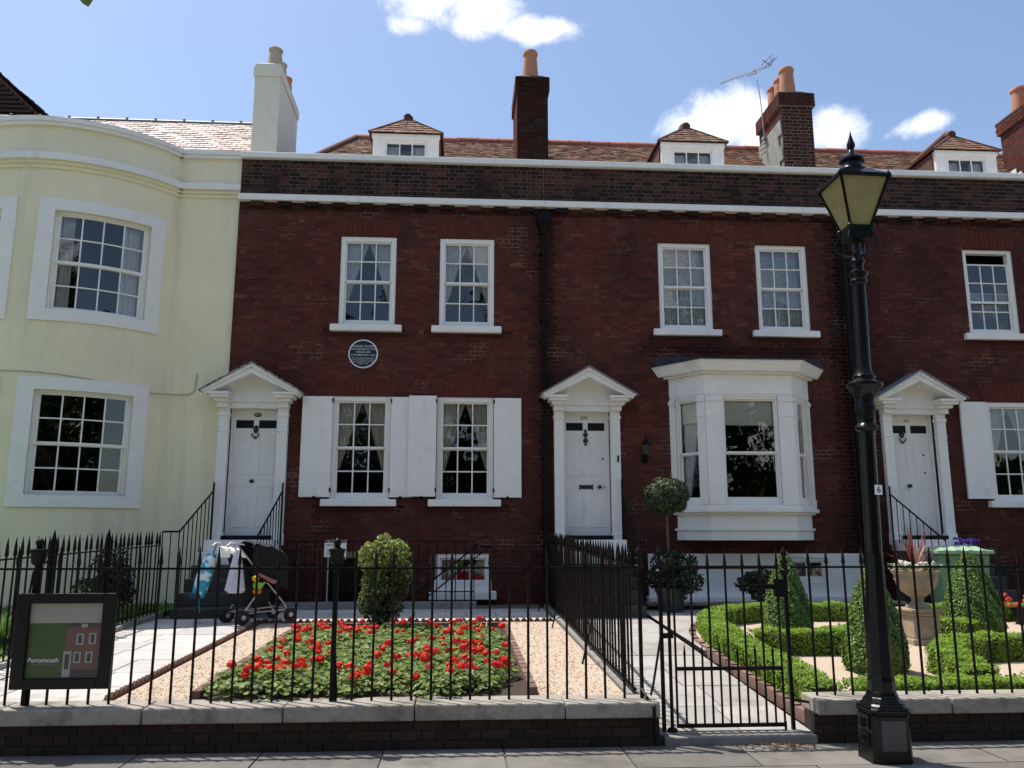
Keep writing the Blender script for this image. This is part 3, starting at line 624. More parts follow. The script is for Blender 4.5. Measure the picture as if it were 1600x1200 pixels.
def shell(h, x0, x1, back=5.6, cream=False):
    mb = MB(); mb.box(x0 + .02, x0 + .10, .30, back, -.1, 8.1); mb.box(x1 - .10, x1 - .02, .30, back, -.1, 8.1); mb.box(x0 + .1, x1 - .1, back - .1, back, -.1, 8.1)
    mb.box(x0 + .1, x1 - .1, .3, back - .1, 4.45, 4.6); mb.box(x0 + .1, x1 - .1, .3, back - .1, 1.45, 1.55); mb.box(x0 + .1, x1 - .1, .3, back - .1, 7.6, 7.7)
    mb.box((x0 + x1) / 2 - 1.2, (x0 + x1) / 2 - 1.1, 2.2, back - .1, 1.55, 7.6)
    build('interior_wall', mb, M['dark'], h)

def brick_house(name, x0, x1, label, openings, z0=.3, seed=1):
    h = root(name, ((x0 + x1) / 2, 0, .3), label, 'house', 'brick terrace houses')
    mb = MB(); cells(mb, x0, x1, 0.0, 7.655, openings, -.0005, .30); build('wall', mb, M['mortar'], h)
    r = random.Random(seed); mb = MB()
    for a, b, c, d, i in bond(x0, x1, z0, 7.53, openings):
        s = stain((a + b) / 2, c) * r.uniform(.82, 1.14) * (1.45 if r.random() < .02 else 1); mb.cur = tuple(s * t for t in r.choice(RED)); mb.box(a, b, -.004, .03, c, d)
    tag(build('facing_bricks', mb, M['brick'], h), kind='stuff')
    corbel_and_bands(h, x0, x1); shell(h, x0, x1)
    return h

# ================================================================ the brick terrace
XA, XB, XC, XD = -4.05, 1.49, 7.08, 12.8
# --- the museum house with shutters
UW = [(-2.20, -1.20), (-.415, .575)]; LW = [(-2.24, -1.22), (-.42, .575)]; d1 = -3.56
ops = [(a, b, 5.24, 6.92) for a, b in UW] + [(a, b, 2.17, 3.98) for a, b in LW] + [(d1 - .415, d1 + .415, 1.5, 3.84), (-.40, .53, .60, 1.27), (-2.24, -1.63, .3, 1.21)]
h1 = brick_house('brick_house', XA, XB, 'red brick house with white shutters and a round plaque between its floors', ops, seed=1)
for i, (a, b) in enumerate(UW): sash(h1, a, b, 5.24, 6.92, .012, 3, 4, curtain='drapes', seed=i, sillz=.12); flat_arch(h1, a, b, 6.925, 7.25)
for i, (a, b) in enumerate(LW): sash(h1, a, b, 2.17, 3.98, .012, 3, 4, curtain='cream', seed=5 + i, sillz=.12, silx=.13); flat_arch(h1, a, b, 3.985, 4.32)
for (a, b, y) in ((-2.745, -2.225, 0), (-1.215, -.83, 0), (-.905, -.425, -.055), (.58, 1.06, 0)):
    mb = MB(); mb.box(a, b, -.062 + y, -.016 + y, 2.225 if y == 0 else 2.235, 3.965 if y == 0 else 3.985); sh = build('shutter', mb, M['white'], h1, bevel=.005)
    mb = MB(); mb.tube([((a + b) / 2, -.075 + y, 2.20), ((a + b) / 2, -.005, 2.20)], .016, 6); mb.lathe([(.03, 0), (.03, .015), (.001, .016)], 0, 0, 0, 8, M=Matrix.Translation(((a + b) / 2, -.07 + y, 2.215)) @ Matrix.Rotation(R(90), 4, 'X')); build('shutter_stay', mb, M['iron'], sh)
    mb = MB()
    xe = b if a < -2 or -1 < a < 0 else a
    for z in (2.31, 3.86): mb.box(xe - .012, xe + .012, -.07 + y, .0, z, z + .07)
    build('hinge', mb, M['iron'], sh)
doorcase(h1, d1, '393', dict(knob=(-.02, 2.50), knock=3.36, kx=.0))
main_roof(h1, -3.75, XB, hip=True, seed=4)
dormer(h1, -1.765, -.485, 20)
stack(h1, 1.07, 1.69, 1.0, 2.2, 8.3, 10.80, [(1.36, 1.22, 10.87, .62, .155), ], seed=3, dark=.34, J=.005, core='darkmortar')
# basement window and doorway
w = sash(h1, -.40, .53, .60, 1.27, .012, 3, 2, fr=.07, seed=12, sill=False, curtain=None, mid=.02)
mb = MB(); mb.box(-.50, .63, -.17, .0, .52, .66); mb.box(-.42, .55, -.07, .0, .66, .84); build('sill', mb, M['white'], w, bevel=.015)
mb = MB(); mb.box(.30, .44, .075, .08, 1.06, 1.17); build('window_notice', mb, M['signpale'], w)
mb = MB(); mb.grid(lambda u, v: (-.33 + .28 * u, .2 + .02 * math.sin(u * 20), 1.2 - .5 * v), 16, 1); build('curtain', mb, M['curtaincream'], w)
mb = MB(); mb.box(-2.22, -1.65, .20, .25, .3, 1.2); bd = build('doorway_shade_sheet', mb, M['black'], h1)  # black sheet standing in for the shade inside the open doorway
mb = MB(); mb.box(-2.30, -1.56, -.012, .06, 1.21, 1.31); build('lintel', mb, mat('mossy_lintel', (.16, .16, .07), .9, .3, 9), bd)
# rain pipe shared with the neighbour, cast hopper at its head
rp = MB(); rp.tube([(1.475, -.085, .45), (1.475, -.085, 7.0)], .043, 10)
for z in (1.7, 2.95, 3.9, 5.35, 6.6): rp.lathe([(.058, 0), (.062, .02), (.062, .06), (.058, .08)], 1.475, -.085, z, 10); rp.box(1.39, 1.56, -.03, -.001, z + .02, z + .06)
pp = build('downpipe', rp, M['iron'], h1, smooth=True)
mb = MB(); mb.prism([(1.42, -.15, 7.0), (1.53, -.15, 7.0), (1.53, -.01, 7.0), (1.42, -.01, 7.0)], [(1.36, -.24, 7.22), (1.59, -.24, 7.22), (1.59, -.01, 7.22), (1.36, -.01, 7.22)]); mb.box(1.35, 1.60, -.25, -.008, 7.22, 7.38); mb.tube([(1.475, -.1, 7.38), (1.475, -.08, 7.50)], .04, 8); build('rain_hopper', mb, M['iron'], pp, bevel=.01)

# --- the house with the canted bay
UW = [(3.605, 4.60), (5.45, 6.43)]; d2 = 2.22
ops = [(a, b, 5.25, 6.94) for a, b in UW] + [(d2 - .415, d2 + .415, 1.5, 3.84), (3.98, 6.05, 1.6, 4.3), (5.70, 6.42, .75, 1.20)]
h2 = brick_house('brick_house', XB, XC, 'red brick house with a white bay window beside its front door', ops, seed=2)
for i, (a, b) in enumerate(UW): sash(h2, a, b, 5.25, 6.94, .03, 3, 4, curtain='lace', seed=30 + i, sillz=.12); flat_arch(h2, a, b, 6.945, 7.27)
doorcase(h2, d2, '395', dict(knob=(.235, 2.42), knock=3.30, shape='fleur', locks=((.33, 2.42), (.30, 2.92)), letter=(-.0, 2.42)))
mb = MB(); mb.box(d2 + .52, d2 + .55, -.118, -.10, 2.84, 2.96); build('doorbell', mb, M['black'], h2, bevel=.004)
main_roof(h2, XB, XC, seed=14); dormer(h2, 3.90, 5.16, 40)
stack(h2, 6.55, 7.21, 1.0, 2.25, 8.3, 10.64, [(6.80, 1.20, 10.68, .62, .16, 'terra'), (6.80, 1.52, 10.68, .58, .15, 'terra'), (6.78, 1.84, 10.68, .55, .15, 'terra')], seed=9, left='slate', dark=.62, over=.05)
def bay(h):
    P = [(3.72, .0), (4.19, -.60), (5.74, -.60), (6.29, .0)]
    def off(o):                                            # plan of the bay grown outwards by o
        return [(P[0][0] - o * 1.25, 0.0), (P[1][0] - o * .52, P[1][1] - o), (P[2][0] + o * .50, P[2][1] - o), (P[3][0] + o * 1.30, 0.0)]
    mb = MB()
    for (o, za, zb) in ((-.05, 1.50, 1.66), (-.02, 1.66, 1.70), (-.06, 1.70, 1.93), (.0, 1.93, 1.97), (.05, 1.97, 2.03), (.02, 2.03, 2.09)): mb.prismz(off(o), za, zb)
    b = build('bay_window', mb, M['white'], h, bevel=.006)
    mb = MB()
    for (o, za, zb) in ((.0, 3.99, 4.34), (.07, 4.34, 4.375)): mb.prismz(off(o), za, zb)
    mb.prism([(x, y, 4.375) for x, y in off(.15)], [(x, y, 4.53) for x, y in off(.235)]); mb.prismz(off(.245), 4.53, 4.555)
    mb.prismz(off(-.01), 3.95, 3.99); build('bay_cornice', mb, M['white'], b, bevel=.006)
    mb = MB(); o = off(.27); mb.prism([(x, y, 4.556) for x, y in o] , [(o[0][0] + .1, 0, 4.76), (4.35, -.05, 4.76), (5.6, -.05, 4.76), (o[3][0] - .1, 0, 4.76)]); build('bay_roof', mb, mat('dark_lead', (.03, .03, .034), .6, .3, 6), b)
    for k in range(3):
        X, L = frame_of(P[k], P[k + 1])
        el, er = ((.13, .17), (.30, .27), (.17, .13))[k]
        for (a, c) in ((0, el), (L - er, L)):
            mb = MB()
            mb.box(a + .005, c - .005, -.012, .13, 2.09, 3.96, X)
            mb.box(a + .0, c, -.028, .0, 2.09, 2.20, X); mb.box(a - .0, c + .0, -.034, .0, 3.86, 3.93, X); mb.box(a + .0, c - .0, -.022, .0, 3.60, 3.625, X)
            build('pilaster', mb, M['white'], b, bevel=.005)
        cur = MB()
        sash_bay(b, el, L - er, 2.09, 3.96, X, k)
    return b
def sash_bay(b, x0, x1, z0, z1, X, k):
    w = sash(b, x0 + .0, x1 - .0, z0, z1, .03, 1, 2, M4=X, fr=.03, sill=False, bars=False, seed=70 + k, headfr=.05, mid=.46)
    for g in list(w.children): g.parent = b; g.location = WO[g] - WO[b]
    bl = (.44, .50, .34)[k]
    mb = MB(); mb.box(x0 + .045, x1 - .045, .135, .14, z1 - bl, z1 - .03, X); build('roller_blind', mb, M['blind'], b)
    if k == 0:
        mb = MB(); mb.grid(lambda u, v: X @ Vector((x0 + .05 + (.30 - .22 * v ** 1.5) * u, .17 + .018 * math.sin(u * 26), z1 - .25 - 1.55 * v)), 28, 8); build('curtain', mb, M['curtain'], b, smooth=True, auto=0)
    if k == 2:
        mb = MB(); mb.grid(lambda u, v: X @ Vector((x1 - .05 - .3 * u, .17 + .018 * math.sin(u * 26), z1 - .25 - 1.55 * v)), 28, 4); build('curtain', mb, mat('rust_curtain', (.25, .10, .07), .9, .1), b, smooth=True, auto=0)
bay(h2)
def vase(p):                                               # white blooms standing inside the bay
    mb = MB(); mb.lathe([(.05, 0), (.07, .08), (.06, .2), (.035, .26), (.045, .28)], *p, 12); t = tag(build('flower_vase', mb, M['terra'], None, smooth=True), 'vase of white flowers standing inside the bay window', 'vase')
    mb = MB(); r = random.Random(4)
    for i in range(22):
        c = (p[0] + r.uniform(-.16, .17), p[1] + r.uniform(-.1, .1), p[2] + .42 + r.uniform(-.15, .14)); mb.ball(c, r.uniform(.025, .045), 6, 4)
        mb.tube([(p[0], p[1], p[2] + .27), c], .003, 4)
    build('blossom', mb, M['curtain'], t)
mb = MB(); mb.box(4.30, 5.75, -.12, .36, 2.02, 2.10)
sb = build('window_board', mb, M['white'], h2)
vase((4.63, .0, 2.10 + .30 - .3))
mb = MB(); mb.box(3.25, XC - .02, -.045, .0, .56, 1.27)
pl = MB(); cells(pl, 3.25, XC - .02, .5, 1.27, [(5.70, 6.42, .75, 1.20), (3.86, 4.10, .55, 1.2)], -.05, -.004); pw = build('basement_wall', pl, M['white'], h2)
mb = MB(); mb.box(3.2, XC, -.20, .0, .46, .565); build('ledge', mb, M['white'], pw, bevel=.02)
sash(h2, 5.70, 6.42, .75, 1.20, -.02, 2, 2, fr=.06, sill=False, seed=90, mid=.02)
mb = MB(); mb.box(3.86, 4.10, -.01, .02, .55, 1.2); build('basement_hatch', mb, M['white'], h2)

# --- the next house along the terrace
d3 = 8.18
ops = [(9.47, 10.46, 5.26, 6.95), (9.60, 10.60, 2.17, 3.99), (d3 - .415, d3 + .415, 1.5, 3.84)]
h3 = brick_house('brick_house', XC, XD, 'dark red brick house with one white shutter beyond the lamp post', ops, seed=3)
sash(h3, 9.47, 10.46, 5.26, 6.95, .03, 3, 4, curtain=None, seed=50, sillz=.12, open_top=.20); flat_arch(h3, 9.47, 10.46, 6.955, 7.28)
sash(h3, 9.60, 10.60, 2.17, 3.99, .012, 3, 4, curtain='cream', seed=51, sillz=.12); flat_arch(h3, 9.60, 10.60, 3.995, 4.32)
mb = MB(); mb.box(9.09, 9.585, -.062, -.016, 2.225, 3.985); sh = build('shutter', mb, M['white'], h3, bevel=.005)
mb = MB(); mb.box(9.1, 9.585, -.062, -.016, 2.225, 3.985)
doorcase(h3, d3, '397', dict(knob=(-.07, 2.46), knock=3.36, kx=-.13, locks=((.25, 2.70), (.25, 3.02))))
main_roof(h3, XC, XD, seed=24); dormer(h3, 9.52, 10.80, 60)
stack(h3, 12.08, 12.74, 1.0, 2.15, 8.3, 10.74, [(12.40, 1.35, 10.78, .66, .17, 'terra'), (12.40, 1.85, 10.78, .66, .17, 'terra'), ], seed=19, dark=.7, over=.06)
rp = MB(); rp.tube([(7.10, -.085, .45), (7.10, -.085, 7.4)], .043, 10); build('downpipe', rp, M['iron'], h3, smooth=True)
# white lead flashing stepped up beside the last stack
mb = MB()
for i in range(6): mb.box(12.05, 12.075, .95 + i * .16, 1.13 + i * .16, 8.62 + i * .135, 8.80 + i * .135)
build('stepped_flashing', mb, M['white'], h3)

# round plaque
pq = root('wall_plaque', (-1.735, -.005, 4.62), 'round blue-black plaque with white lettering on the brick wall', 'plaque')
mb = MB(); mb.lathe([(.255, 0), (.255, .025), (.24, .03), (.001, .03)], 0, 0, 0, 48, M=Matrix.Translation((-1.735, -.005, 4.735)) @ Matrix.Rotation(R(90), 4, 'X')); build('plate', mb, M['plaque'], pq)
mb = MB(); n = 48
for i in range(n):
    a, b = 2 * math.pi * i / n, 2 * math.pi * (i + 1) / n; q = lambda r_, t, y: (-1.735 + r_ * math.cos(t), y, 4.735 + r_ * math.sin(t))
    mb.face(q(.237, a, -.041), q(.237, b, -.041), q(.258, b, -.041), q(.258, a, -.041)); mb.face(q(.258, a, -.041), q(.258, b, -.041), q(.258, b, -.0), q(.258, a, -.0)); mb.face(q(.237, b, -.041), q(.237, a, -.041), q(.237, a, -.033), q(.237, b, -.033))
build('rim', mb, M['ltr'], pq)
for t, z, s in (('CHARLES DICKENS', .135, .052), ('WAS BORN IN THIS', .082, .050), ('HOUSE ON', .030, .050), ('7TH FEBRUARY 1812', -.024, .047), ('THIS HOUSE WAS BOUGHT', -.080, .032), ('BY THE PORTSMOUTH COUNCIL', -.114, .029), ('AS THE MUSEUM OF HIS LIFE', -.147, .029), ('IN MAY 1903', -.180, .031)):
    place('lettering', text_mesh(t, s, M['ltr'], extrude=.001), (-1.735, -.0375, 4.735 + z), pq, rot=(R(90), 0, 0))
mb = MB(); mb.box(-.06, .06, -.012, .0, 0, .09)
wl = root('wall_lantern', (3.25, -.01, 2.84), 'small black lantern fixed to the brick beside the door', 'wall lantern')
mb = MB(); mb.box(3.20, 3.30, -.03, -.006, 2.84, 2.98); mb.tube([(3.25, -.02, 2.92), (3.25, -.12, 2.90), (3.25, -.14, 2.95)], .012, 6); mb.lathe([(.03, 0), (.035, .02), (.02, .03)], 3.25, -.14, 2.95, 8); mb.lathe([(.085, 0), (.07, .03), (.02, .09), (.012, .12), (.02, .13), (.001, .15)], 3.25, -.14, 3.14, 6); build('bracket', mb, M['iron'], wl)
mb = MB(); mb.lathe([(.04, 0), (.07, .16)], 3.25, -.14, 2.98, 6); build('lantern_glass', mb, mat('smoky_glass', (.05, .055, .05), .1, .1, spec=.6), wl)

# ================================================================ the cream bow-fronted house
BX, BY, BR = -7.15, 1.3, 2.37; AE = 58.0
ch = root('cream_house', (-7.15, 1.0, .3), 'pale yellow stucco house with a rounded bow front', 'house')
def pol(a, r, z): return (BX + r * math.sin(R(a)), BY - r * math.cos(R(a)), z)
def arc(mb, a0, a1, r0, r1, z0, z1, step=3.0):
    n = max(1, int(math.ceil(abs(a1 - a0) / step)))
    for i in range(n):
        a, b = a0 + (a1 - a0) * i / n, a0 + (a1 - a0) * (i + 1) / n
        mb.face(pol(a, r1, z0), pol(b, r1, z0), pol(b, r1, z1), pol(a, r1, z1)); mb.face(pol(b, r0, z0), pol(a, r0, z0), pol(a, r0, z1), pol(b, r0, z1))
        mb.face(pol(a, r1, z1), pol(b, r1, z1), pol(b, r0, z1), pol(a, r0, z1)); mb.face(pol(b, r1, z0), pol(a, r1, z0), pol(a, r0, z0), pol(b, r0, z0))
    for a in (a0, a1): mb.face(pol(a, r0, z0), pol(a, r1, z0), pol(a, r1, z1), pol(a, r0, z1))
wo = [(10.2, 46.2, 5.19, 6.88), (-46.2, -10.2, 5.19, 6.88), (9.4, 44.6, 2.21, 3.87), (-44.6, -9.4, 2.21, 3.87)]
mb = MB(); angs = sorted({-AE, AE, *[o[k] for o in wo for k in (0, 1)]}); zs = sorted({.2, 8.40, *[o[k] for o in wo for k in (2, 3)]})
for a, b in zip(angs, angs[1:]):
    for c, d in zip(zs, zs[1:]):
        if not any(o[0] <= (a + b) / 2 <= o[1] and o[2] <= (c + d) / 2 <= o[3] for o in wo): arc(mb, a, b, BR - .22, BR, c, d, 2.5)
mb.box(-5.16, XA - .002, .045, .40, .2, 8.40); mb.box(-12.0, -9.14, .045, .40, .2, 8.40)
build('wall', mb, M['cream'], ch)
mb = MB()
for (ro, za, zb) in ((.06, 8.36, 8.42), (.09, 8.42, 8.50)): arc(mb, -AE, AE, BR - .2, BR + ro, za, zb, 2.5); mb.box(-5.20, XA - .003, .045 - ro, .40, za, zb)
build('parapet_coping', mb, M['white'], ch, bevel=.006)
mb = MB()
for (ro, za, zb) in ((.12, 7.73, 7.85),): arc(mb, -AE - .5, AE + .5, BR - .1, BR + ro, za, zb, 2.5); mb.box(-5.22, XA + .012, .045 - ro, .2, za, zb)
build('cornice', mb, M['white'], ch, bevel=.012)
mb = MB()
for (ro, za, zb) in ((.03, 7.60, 7.67), (.065, 7.67, 7.729)): arc(mb, -AE - .5, AE + .5, BR - .1, BR + ro, za, zb, 2.5); mb.box(-5.22, XA - .004, .045 - ro, .2, za, zb)
build('bed_mould', mb, M['cream'], ch, bevel=.006)
mb = MB()                                                  # cable clipped to the wall, sagging and turning up
pts = [(-6 + i * 3, 4.16 - .0006 * i * i + (.02 if i > 14 else 0)) for i in range(20)]
cab = [Vector(pol(a, BR + .012, z)) for a, z in pts] + [Vector((-5.0, .03, 3.98)), Vector((-4.72, .03, 3.98)), Vector((-4.62, .03, 4.05)), Vector((-4.60, .03, 4.35))]
mb.tube(cab, .009, 5); build('wall_cable', mb, mat('cream_cable', (.45, .43, .30), .8), ch)
def bow_window(a0, a1, z0, z1, dark, seed):
    r = random.Random(seed); mb = MB(); o = 6.0
    arc(mb, a0 - o, a0, BR - .02, BR + .035, z0 - .19, z1 + .20); arc(mb, a1, a1 + o, BR - .02, BR + .035, z0 - .19, z1 + .20)
    arc(mb, a0, a1, BR - .02, BR + .035, z1, z1 + .20); arc(mb, a0, a1, BR - .16, BR + .035, z0 - .19, z0)
    arc(mb, a0 - .1, a0 + 1.0, BR - .2, BR - .05, z0, z1); arc(mb, a1 - 1.0, a1 + .1, BR - .2, BR - .05, z0, z1); arc(mb, a0, a1, BR - .2, BR - .05, z1 - .04, z1 + .01)
    w = build('window', mb, M['white'], ch, bevel=.006)
    b0, b1, c0, c1 = a0 + 1.0, a1 - 1.0, z0 + .0, z1 - .04; zm = (c0 + c1) / 2; mb = MB(); gl = .52
    for k, (lo, hi, rr) in enumerate(((zm, c1, BR - .075), (c0, zm, BR - .105))):
        arc(mb, b0, b0 + 1.0, rr - .03, rr, lo, hi); arc(mb, b1 - 1.0, b1, rr - .03, rr, lo, hi)
        arc(mb, b0, b1, rr - .03, rr, hi - .03, hi); arc(mb, b0, b1, rr - .03, rr, lo - (.02 if k == 0 else 0), lo + (.03 if k == 0 else .07))
        ba, bb = b0 + 1.0, b1 - 1.0; l2 = lo + (.03 if k == 0 else .07); h2_ = hi - .03
        for i in range(1, 4): x = ba + (bb - ba) * i / 4; arc(mb, x - .3, x + .3, rr - .025, rr - .003, l2, h2_)
        z = (l2 + h2_) / 2; arc(mb, ba, bb, rr - .025, rr - .004, z - .011, z + .011)
        for i in range(4):
            for j in range(2):
                x, y = ba + (bb - ba) * i / 4, ba + (bb - ba) * (i + 1) / 4; za, zb = l2 + (h2_ - l2) * j / 2, l2 + (h2_ - l2) * (j + 1) / 2
                p = MB(); t = r.uniform(-.004, .004); p.face(pol(x, rr - .014 + t, za), pol(y, rr - .014 - t, za), pol(y, rr - .014 - t + r.uniform(-.003, .003), zb), pol(x, rr - .014 + t, zb)); build('pane', p, M['glass'], w)
    build('glazing_bars', mb, M['whitewood'], w, bevel=.003)
    for (a, c) in ((b0 - .5, b0 + 6), (b1 - 8.5, b1 + .5)):
        if dark: continue
        mb = MB(); mb.grid(lambda u, v: pol(a + (c - a) * u, BR - .20 + .022 * math.sin(u * 26), c1 - (c1 - c0) * v), 36, 1); build('curtain', mb, M['curtain'], w, smooth=True, auto=0)
    return w
for k, o in enumerate(wo): bow_window(*o, k > 1, 200 + k)
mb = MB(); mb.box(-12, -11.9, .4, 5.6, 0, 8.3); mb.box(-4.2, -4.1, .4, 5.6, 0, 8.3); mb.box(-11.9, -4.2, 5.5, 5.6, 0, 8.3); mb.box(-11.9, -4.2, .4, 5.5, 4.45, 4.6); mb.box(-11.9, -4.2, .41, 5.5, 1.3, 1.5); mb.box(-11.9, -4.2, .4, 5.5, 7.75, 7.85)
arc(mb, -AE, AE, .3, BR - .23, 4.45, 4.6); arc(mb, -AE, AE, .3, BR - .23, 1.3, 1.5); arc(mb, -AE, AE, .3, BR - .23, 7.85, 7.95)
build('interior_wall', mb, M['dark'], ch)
mb = MB(); mb.face((-12, .5, 8.2), (-4.25, .5, 8.2), (-4.25, 3.0, 10.60), (-12, 3.0, 10.60)); mb.face((-12, 3.0, 10.6), (-4.25, 3.0, 10.6), (-4.25, 5.6, 8.2), (-12, 5.6, 8.2)); mb.face((-4.25, .5, 8.2), (-4.25, 5.6, 8.2), (-4.25, 3.0, 10.6)); mb.face((-12, .5, 8.2), (-12, 3.0, 10.6), (-12, 5.6, 8.2))
rf = build('roof', mb, M['dark'], ch)
mb = MB(); SL = [(.36, .25, .22), (.40, .27, .245), (.33, .19, .17), (.42, .31, .28), (.38, .30, .28)]
tile_patch(mb, (-12, 1.1, 8.776), (-4.22, 1.1, 8.776), (-4.22, 3.0, 10.60), (-12, 3.0, 10.60), w=.25, g=.13, cols=SL, seed=77, lift=.016); tag(build('roof_slates', mb, M['slatetile'], rf), kind='stuff')
mb = MB(); mb.tube([(-12, 3.0, 10.61), (-4.25, 3.0, 10.61)], .045, 8)
for i in range(13): mb.ball((-11.8 + i * .62, 3.0, 10.67), .035, 8, 4)
build('ridge_roll', mb, M['lead'], rf, smooth=True)
mb = MB(); mb.box(-4.19, -3.685, 1.0, 2.75, 8.2, 10.90); mb.box(-4.215, -3.66, .975, 2.775, 10.62, 10.82)
mb.prism([(-4.19, 1.0, 10.9), (-3.685, 1.0, 10.9), (-3.685, 2.75, 10.9), (-4.19, 2.75, 10.9)], [(-4.12, 1.07, 10.95), (-3.755, 1.07, 10.95), (-3.755, 2.68, 10.95), (-4.12, 2.68, 10.95)])
cc = build('chimney', mb, M['creamwhite'], ch, bevel=.01)
for y, m, q in ((1.22, 'terraold', .145), (1.75, 'terraold', .12), (2.3, 'terra', .12)): pot(cc, -3.86, y, 10.93, .42, q, m)
# the roof standing beyond it
nh = root('tiled_house', (-13.5, 6.5, 0), 'dark tiled roof of a taller house behind the cream one', 'house')
mb = MB(); mb.box(-21, -12.2, 4.2, 10, -.1, 10.4); build('wall', mb, M['mortar'], nh)
mb = MB(); a, b, c = (-21, 4.0, 10.4), (-9.75, 4.0, 11.1), (-10.9, 4.0, 12.15)
mb.prism([(-21.0, 4.0, 10.4), (-9.8, 4.0, 11.15), (-10.85, 4.0, 12.13), (-12.6, 4.0, 13.6), (-21, 4.0, 13.6)], [(-21.0, 10, 10.4), (-9.8, 10, 11.15), (-10.85, 10, 12.13), (-12.6, 10, 13.6), (-21, 10, 13.6)]); nr_ = build('roof', mb, M['edging'], nh)
mb = MB(); tile_patch(mb, (-9.72, 10, 11.18), (-9.72, 3.95, 11.18), (-12.55, 3.95, 13.65), (-12.55, 10, 13.65), w=.2, g=.16, cols=[(.05, .025, .02), (.06, .03, .024), (.04, .025, .02)], lift=.05, seed=5); tag(build('roof_tiles', mb, M['rooftile'], nr_), kind='stuff')
mb = MB()
for i in range(14): mb.box(-15, -10.0 - 0, 3.93 - i * .0, 4.0, 10.9 + i * .11, 10.97 + i * .11) if 10.97 + i * .11 < 11.2 else mb.box(-15, -9.85 - (10.97 + i * .11 - 11.15) * 1.1, 3.93, 4.0, 10.9 + i * .11, 10.97 + i * .11)
build('tile_hanging', mb, mat('dark_hung_tile', (.045, .022, .018), .85, .3, 20), nh)

# ================================================================ garden walls and ironwork
def garden_wall(x0, x1, label, seed):
    r = random.Random(seed); g = root('garden_wall', ((x0 + x1) / 2, -7.57, 0), label, 'wall', 'front garden walls')
    mb = MB(); mb.box(x0, x1, -7.672, -7.46, -.05, .214); build('wall_core', mb, M['darkmortar'], g)
    for a, b, c, d, i in bond(x0, x1, -.012, .213): place('brick', RUBB, ((a + b) / 2, -7.672, c), g, sc=(b - a, 1, 1))
    x = x0
    while x < x1 - .01:
        w = r.uniform(.85, 1.15)
        if x1 - x - w < .5: w = x1 - x
        mb = MB(); j = .004; mb.box(x + j, x + w - j, -7.735 + r.uniform(-.004, .004), -7.40, .214, .33 + r.uniform(-.003, .003)); build('coping_stone', mb, M['stone'], g, bevel=.012); x += w
    return g
garden_wall(-5.4, 1.56, 'low brick wall with stone coping in front of the geranium bed', 2)
garden_wall(2.80, 9.6, 'low brick wall with stone coping behind the street lamp', 6)
bar = MB(); bar.lathe([(.0105, 0), (.0105, 1.0), (.0105, 1.03), (.0175, 1.05), (.012, 1.10), (.002, 1.18)], seg=6); BAR = shared(bar, 'bar', M['ironred'], True)
bar = MB(); bar.lathe([(.010, 0), (.010, .98), (.019, 1.00), (.014, 1.08), (.002, 1.17)], seg=6); SPEAR = shared(bar, 'bar', M['ironred'], True)
post = MB(); post.box(-.018, .018, -.018, .018, 0, 1.0); post.lathe([(.022, .98), (.03, .99), (.02, 1.01), (.016, 1.03), (.045, 1.05), (.05, 1.06), (.058, 1.13), (.066, 1.15), (.066, 1.16), (.04, 1.165), (.02, 1.18), (.03, 1.20), (.034, 1.215), (.02, 1.235), (.001, 1.25)], seg=12); POST = shared(post, 'post', M['iron'], True)
fin = MB(); fin.box(-.0125, .0125, -.0125, .0125, 0, 1.0); fin.lathe([(.02, .98), (.034, 1.0), (.036, 1.012), (.018, 1.025), (.018, 1.05), (.03, 1.06), (.03, 1.072), (.014, 1.085), (.014, 1.10), (.024, 1.115), (.022, 1.135), (.008, 1.15), (.001, 1.17)], seg=12); FINIAL = shared(fin, 'post', M['iron'], True)
def rails(name, parent, segs, w=.018, h=.008, m='iron'):
    for a, b in segs:
        a, b = Vector(a), Vector(b); d = (b - a).normalized(); sd = d.cross(Vector((0, 0, 1))).normalized() * w; u = Vector((0, 0, h)); mb = MB()
        mb.prism([a + sd + u, a - sd + u, a - sd - u, a + sd - u], [b + sd + u, b - sd + u, b - sd - u, b + sd - u]); build(name, mb, M[m], parent)
YF = -7.56
fr = root('front_railing', (-1.1, YF, .33), 'black spiked iron railing along the wall of the geranium garden', 'railing', 'front garden railings')
rails('rail', fr, [((-5.3, YF, 1.335), (1.47, YF, 1.335))])
x = -.972
px = []
while x > -5.2: x -= .1525; px.append(x)
x = -.972
while x < 1.30: x += .1525; px.append(x)
for x in px: place('bar', BAR, (x, YF, .325), fr, rot=(rnd.uniform(-.006, .006), rnd.uniform(-.008, .008), rnd.random()), sc=(1, 1, 1 + rnd.uniform(-.006, .006)))
for x in (-.972, -3.27): place('post', POST, (x, YF, .325), fr)
for x in (-.972, -3.27):
    mb = MB(); mb.tube([(x + .03, YF, .33), (x + .03, YF, .42), (x + .02, YF + .01, .55), (x + .012, YF, .70)], .010, 6); build('stay', mb, M['iron'], fr)
fr2 = root('front_railing', (6.1, YF, .33), 'black spiked iron railing along the wall of the clipped box garden', 'railing', 'front garden railings')
rails('rail', fr2, [((2.72, YF, 1.335), (9.5, YF, 1.335))])
for i in range(45): place('bar', BAR, (2.875 + i * .148, YF, .325), fr2, rot=(rnd.uniform(-.006, .006), rnd.uniform(-.008, .008), rnd.random()))
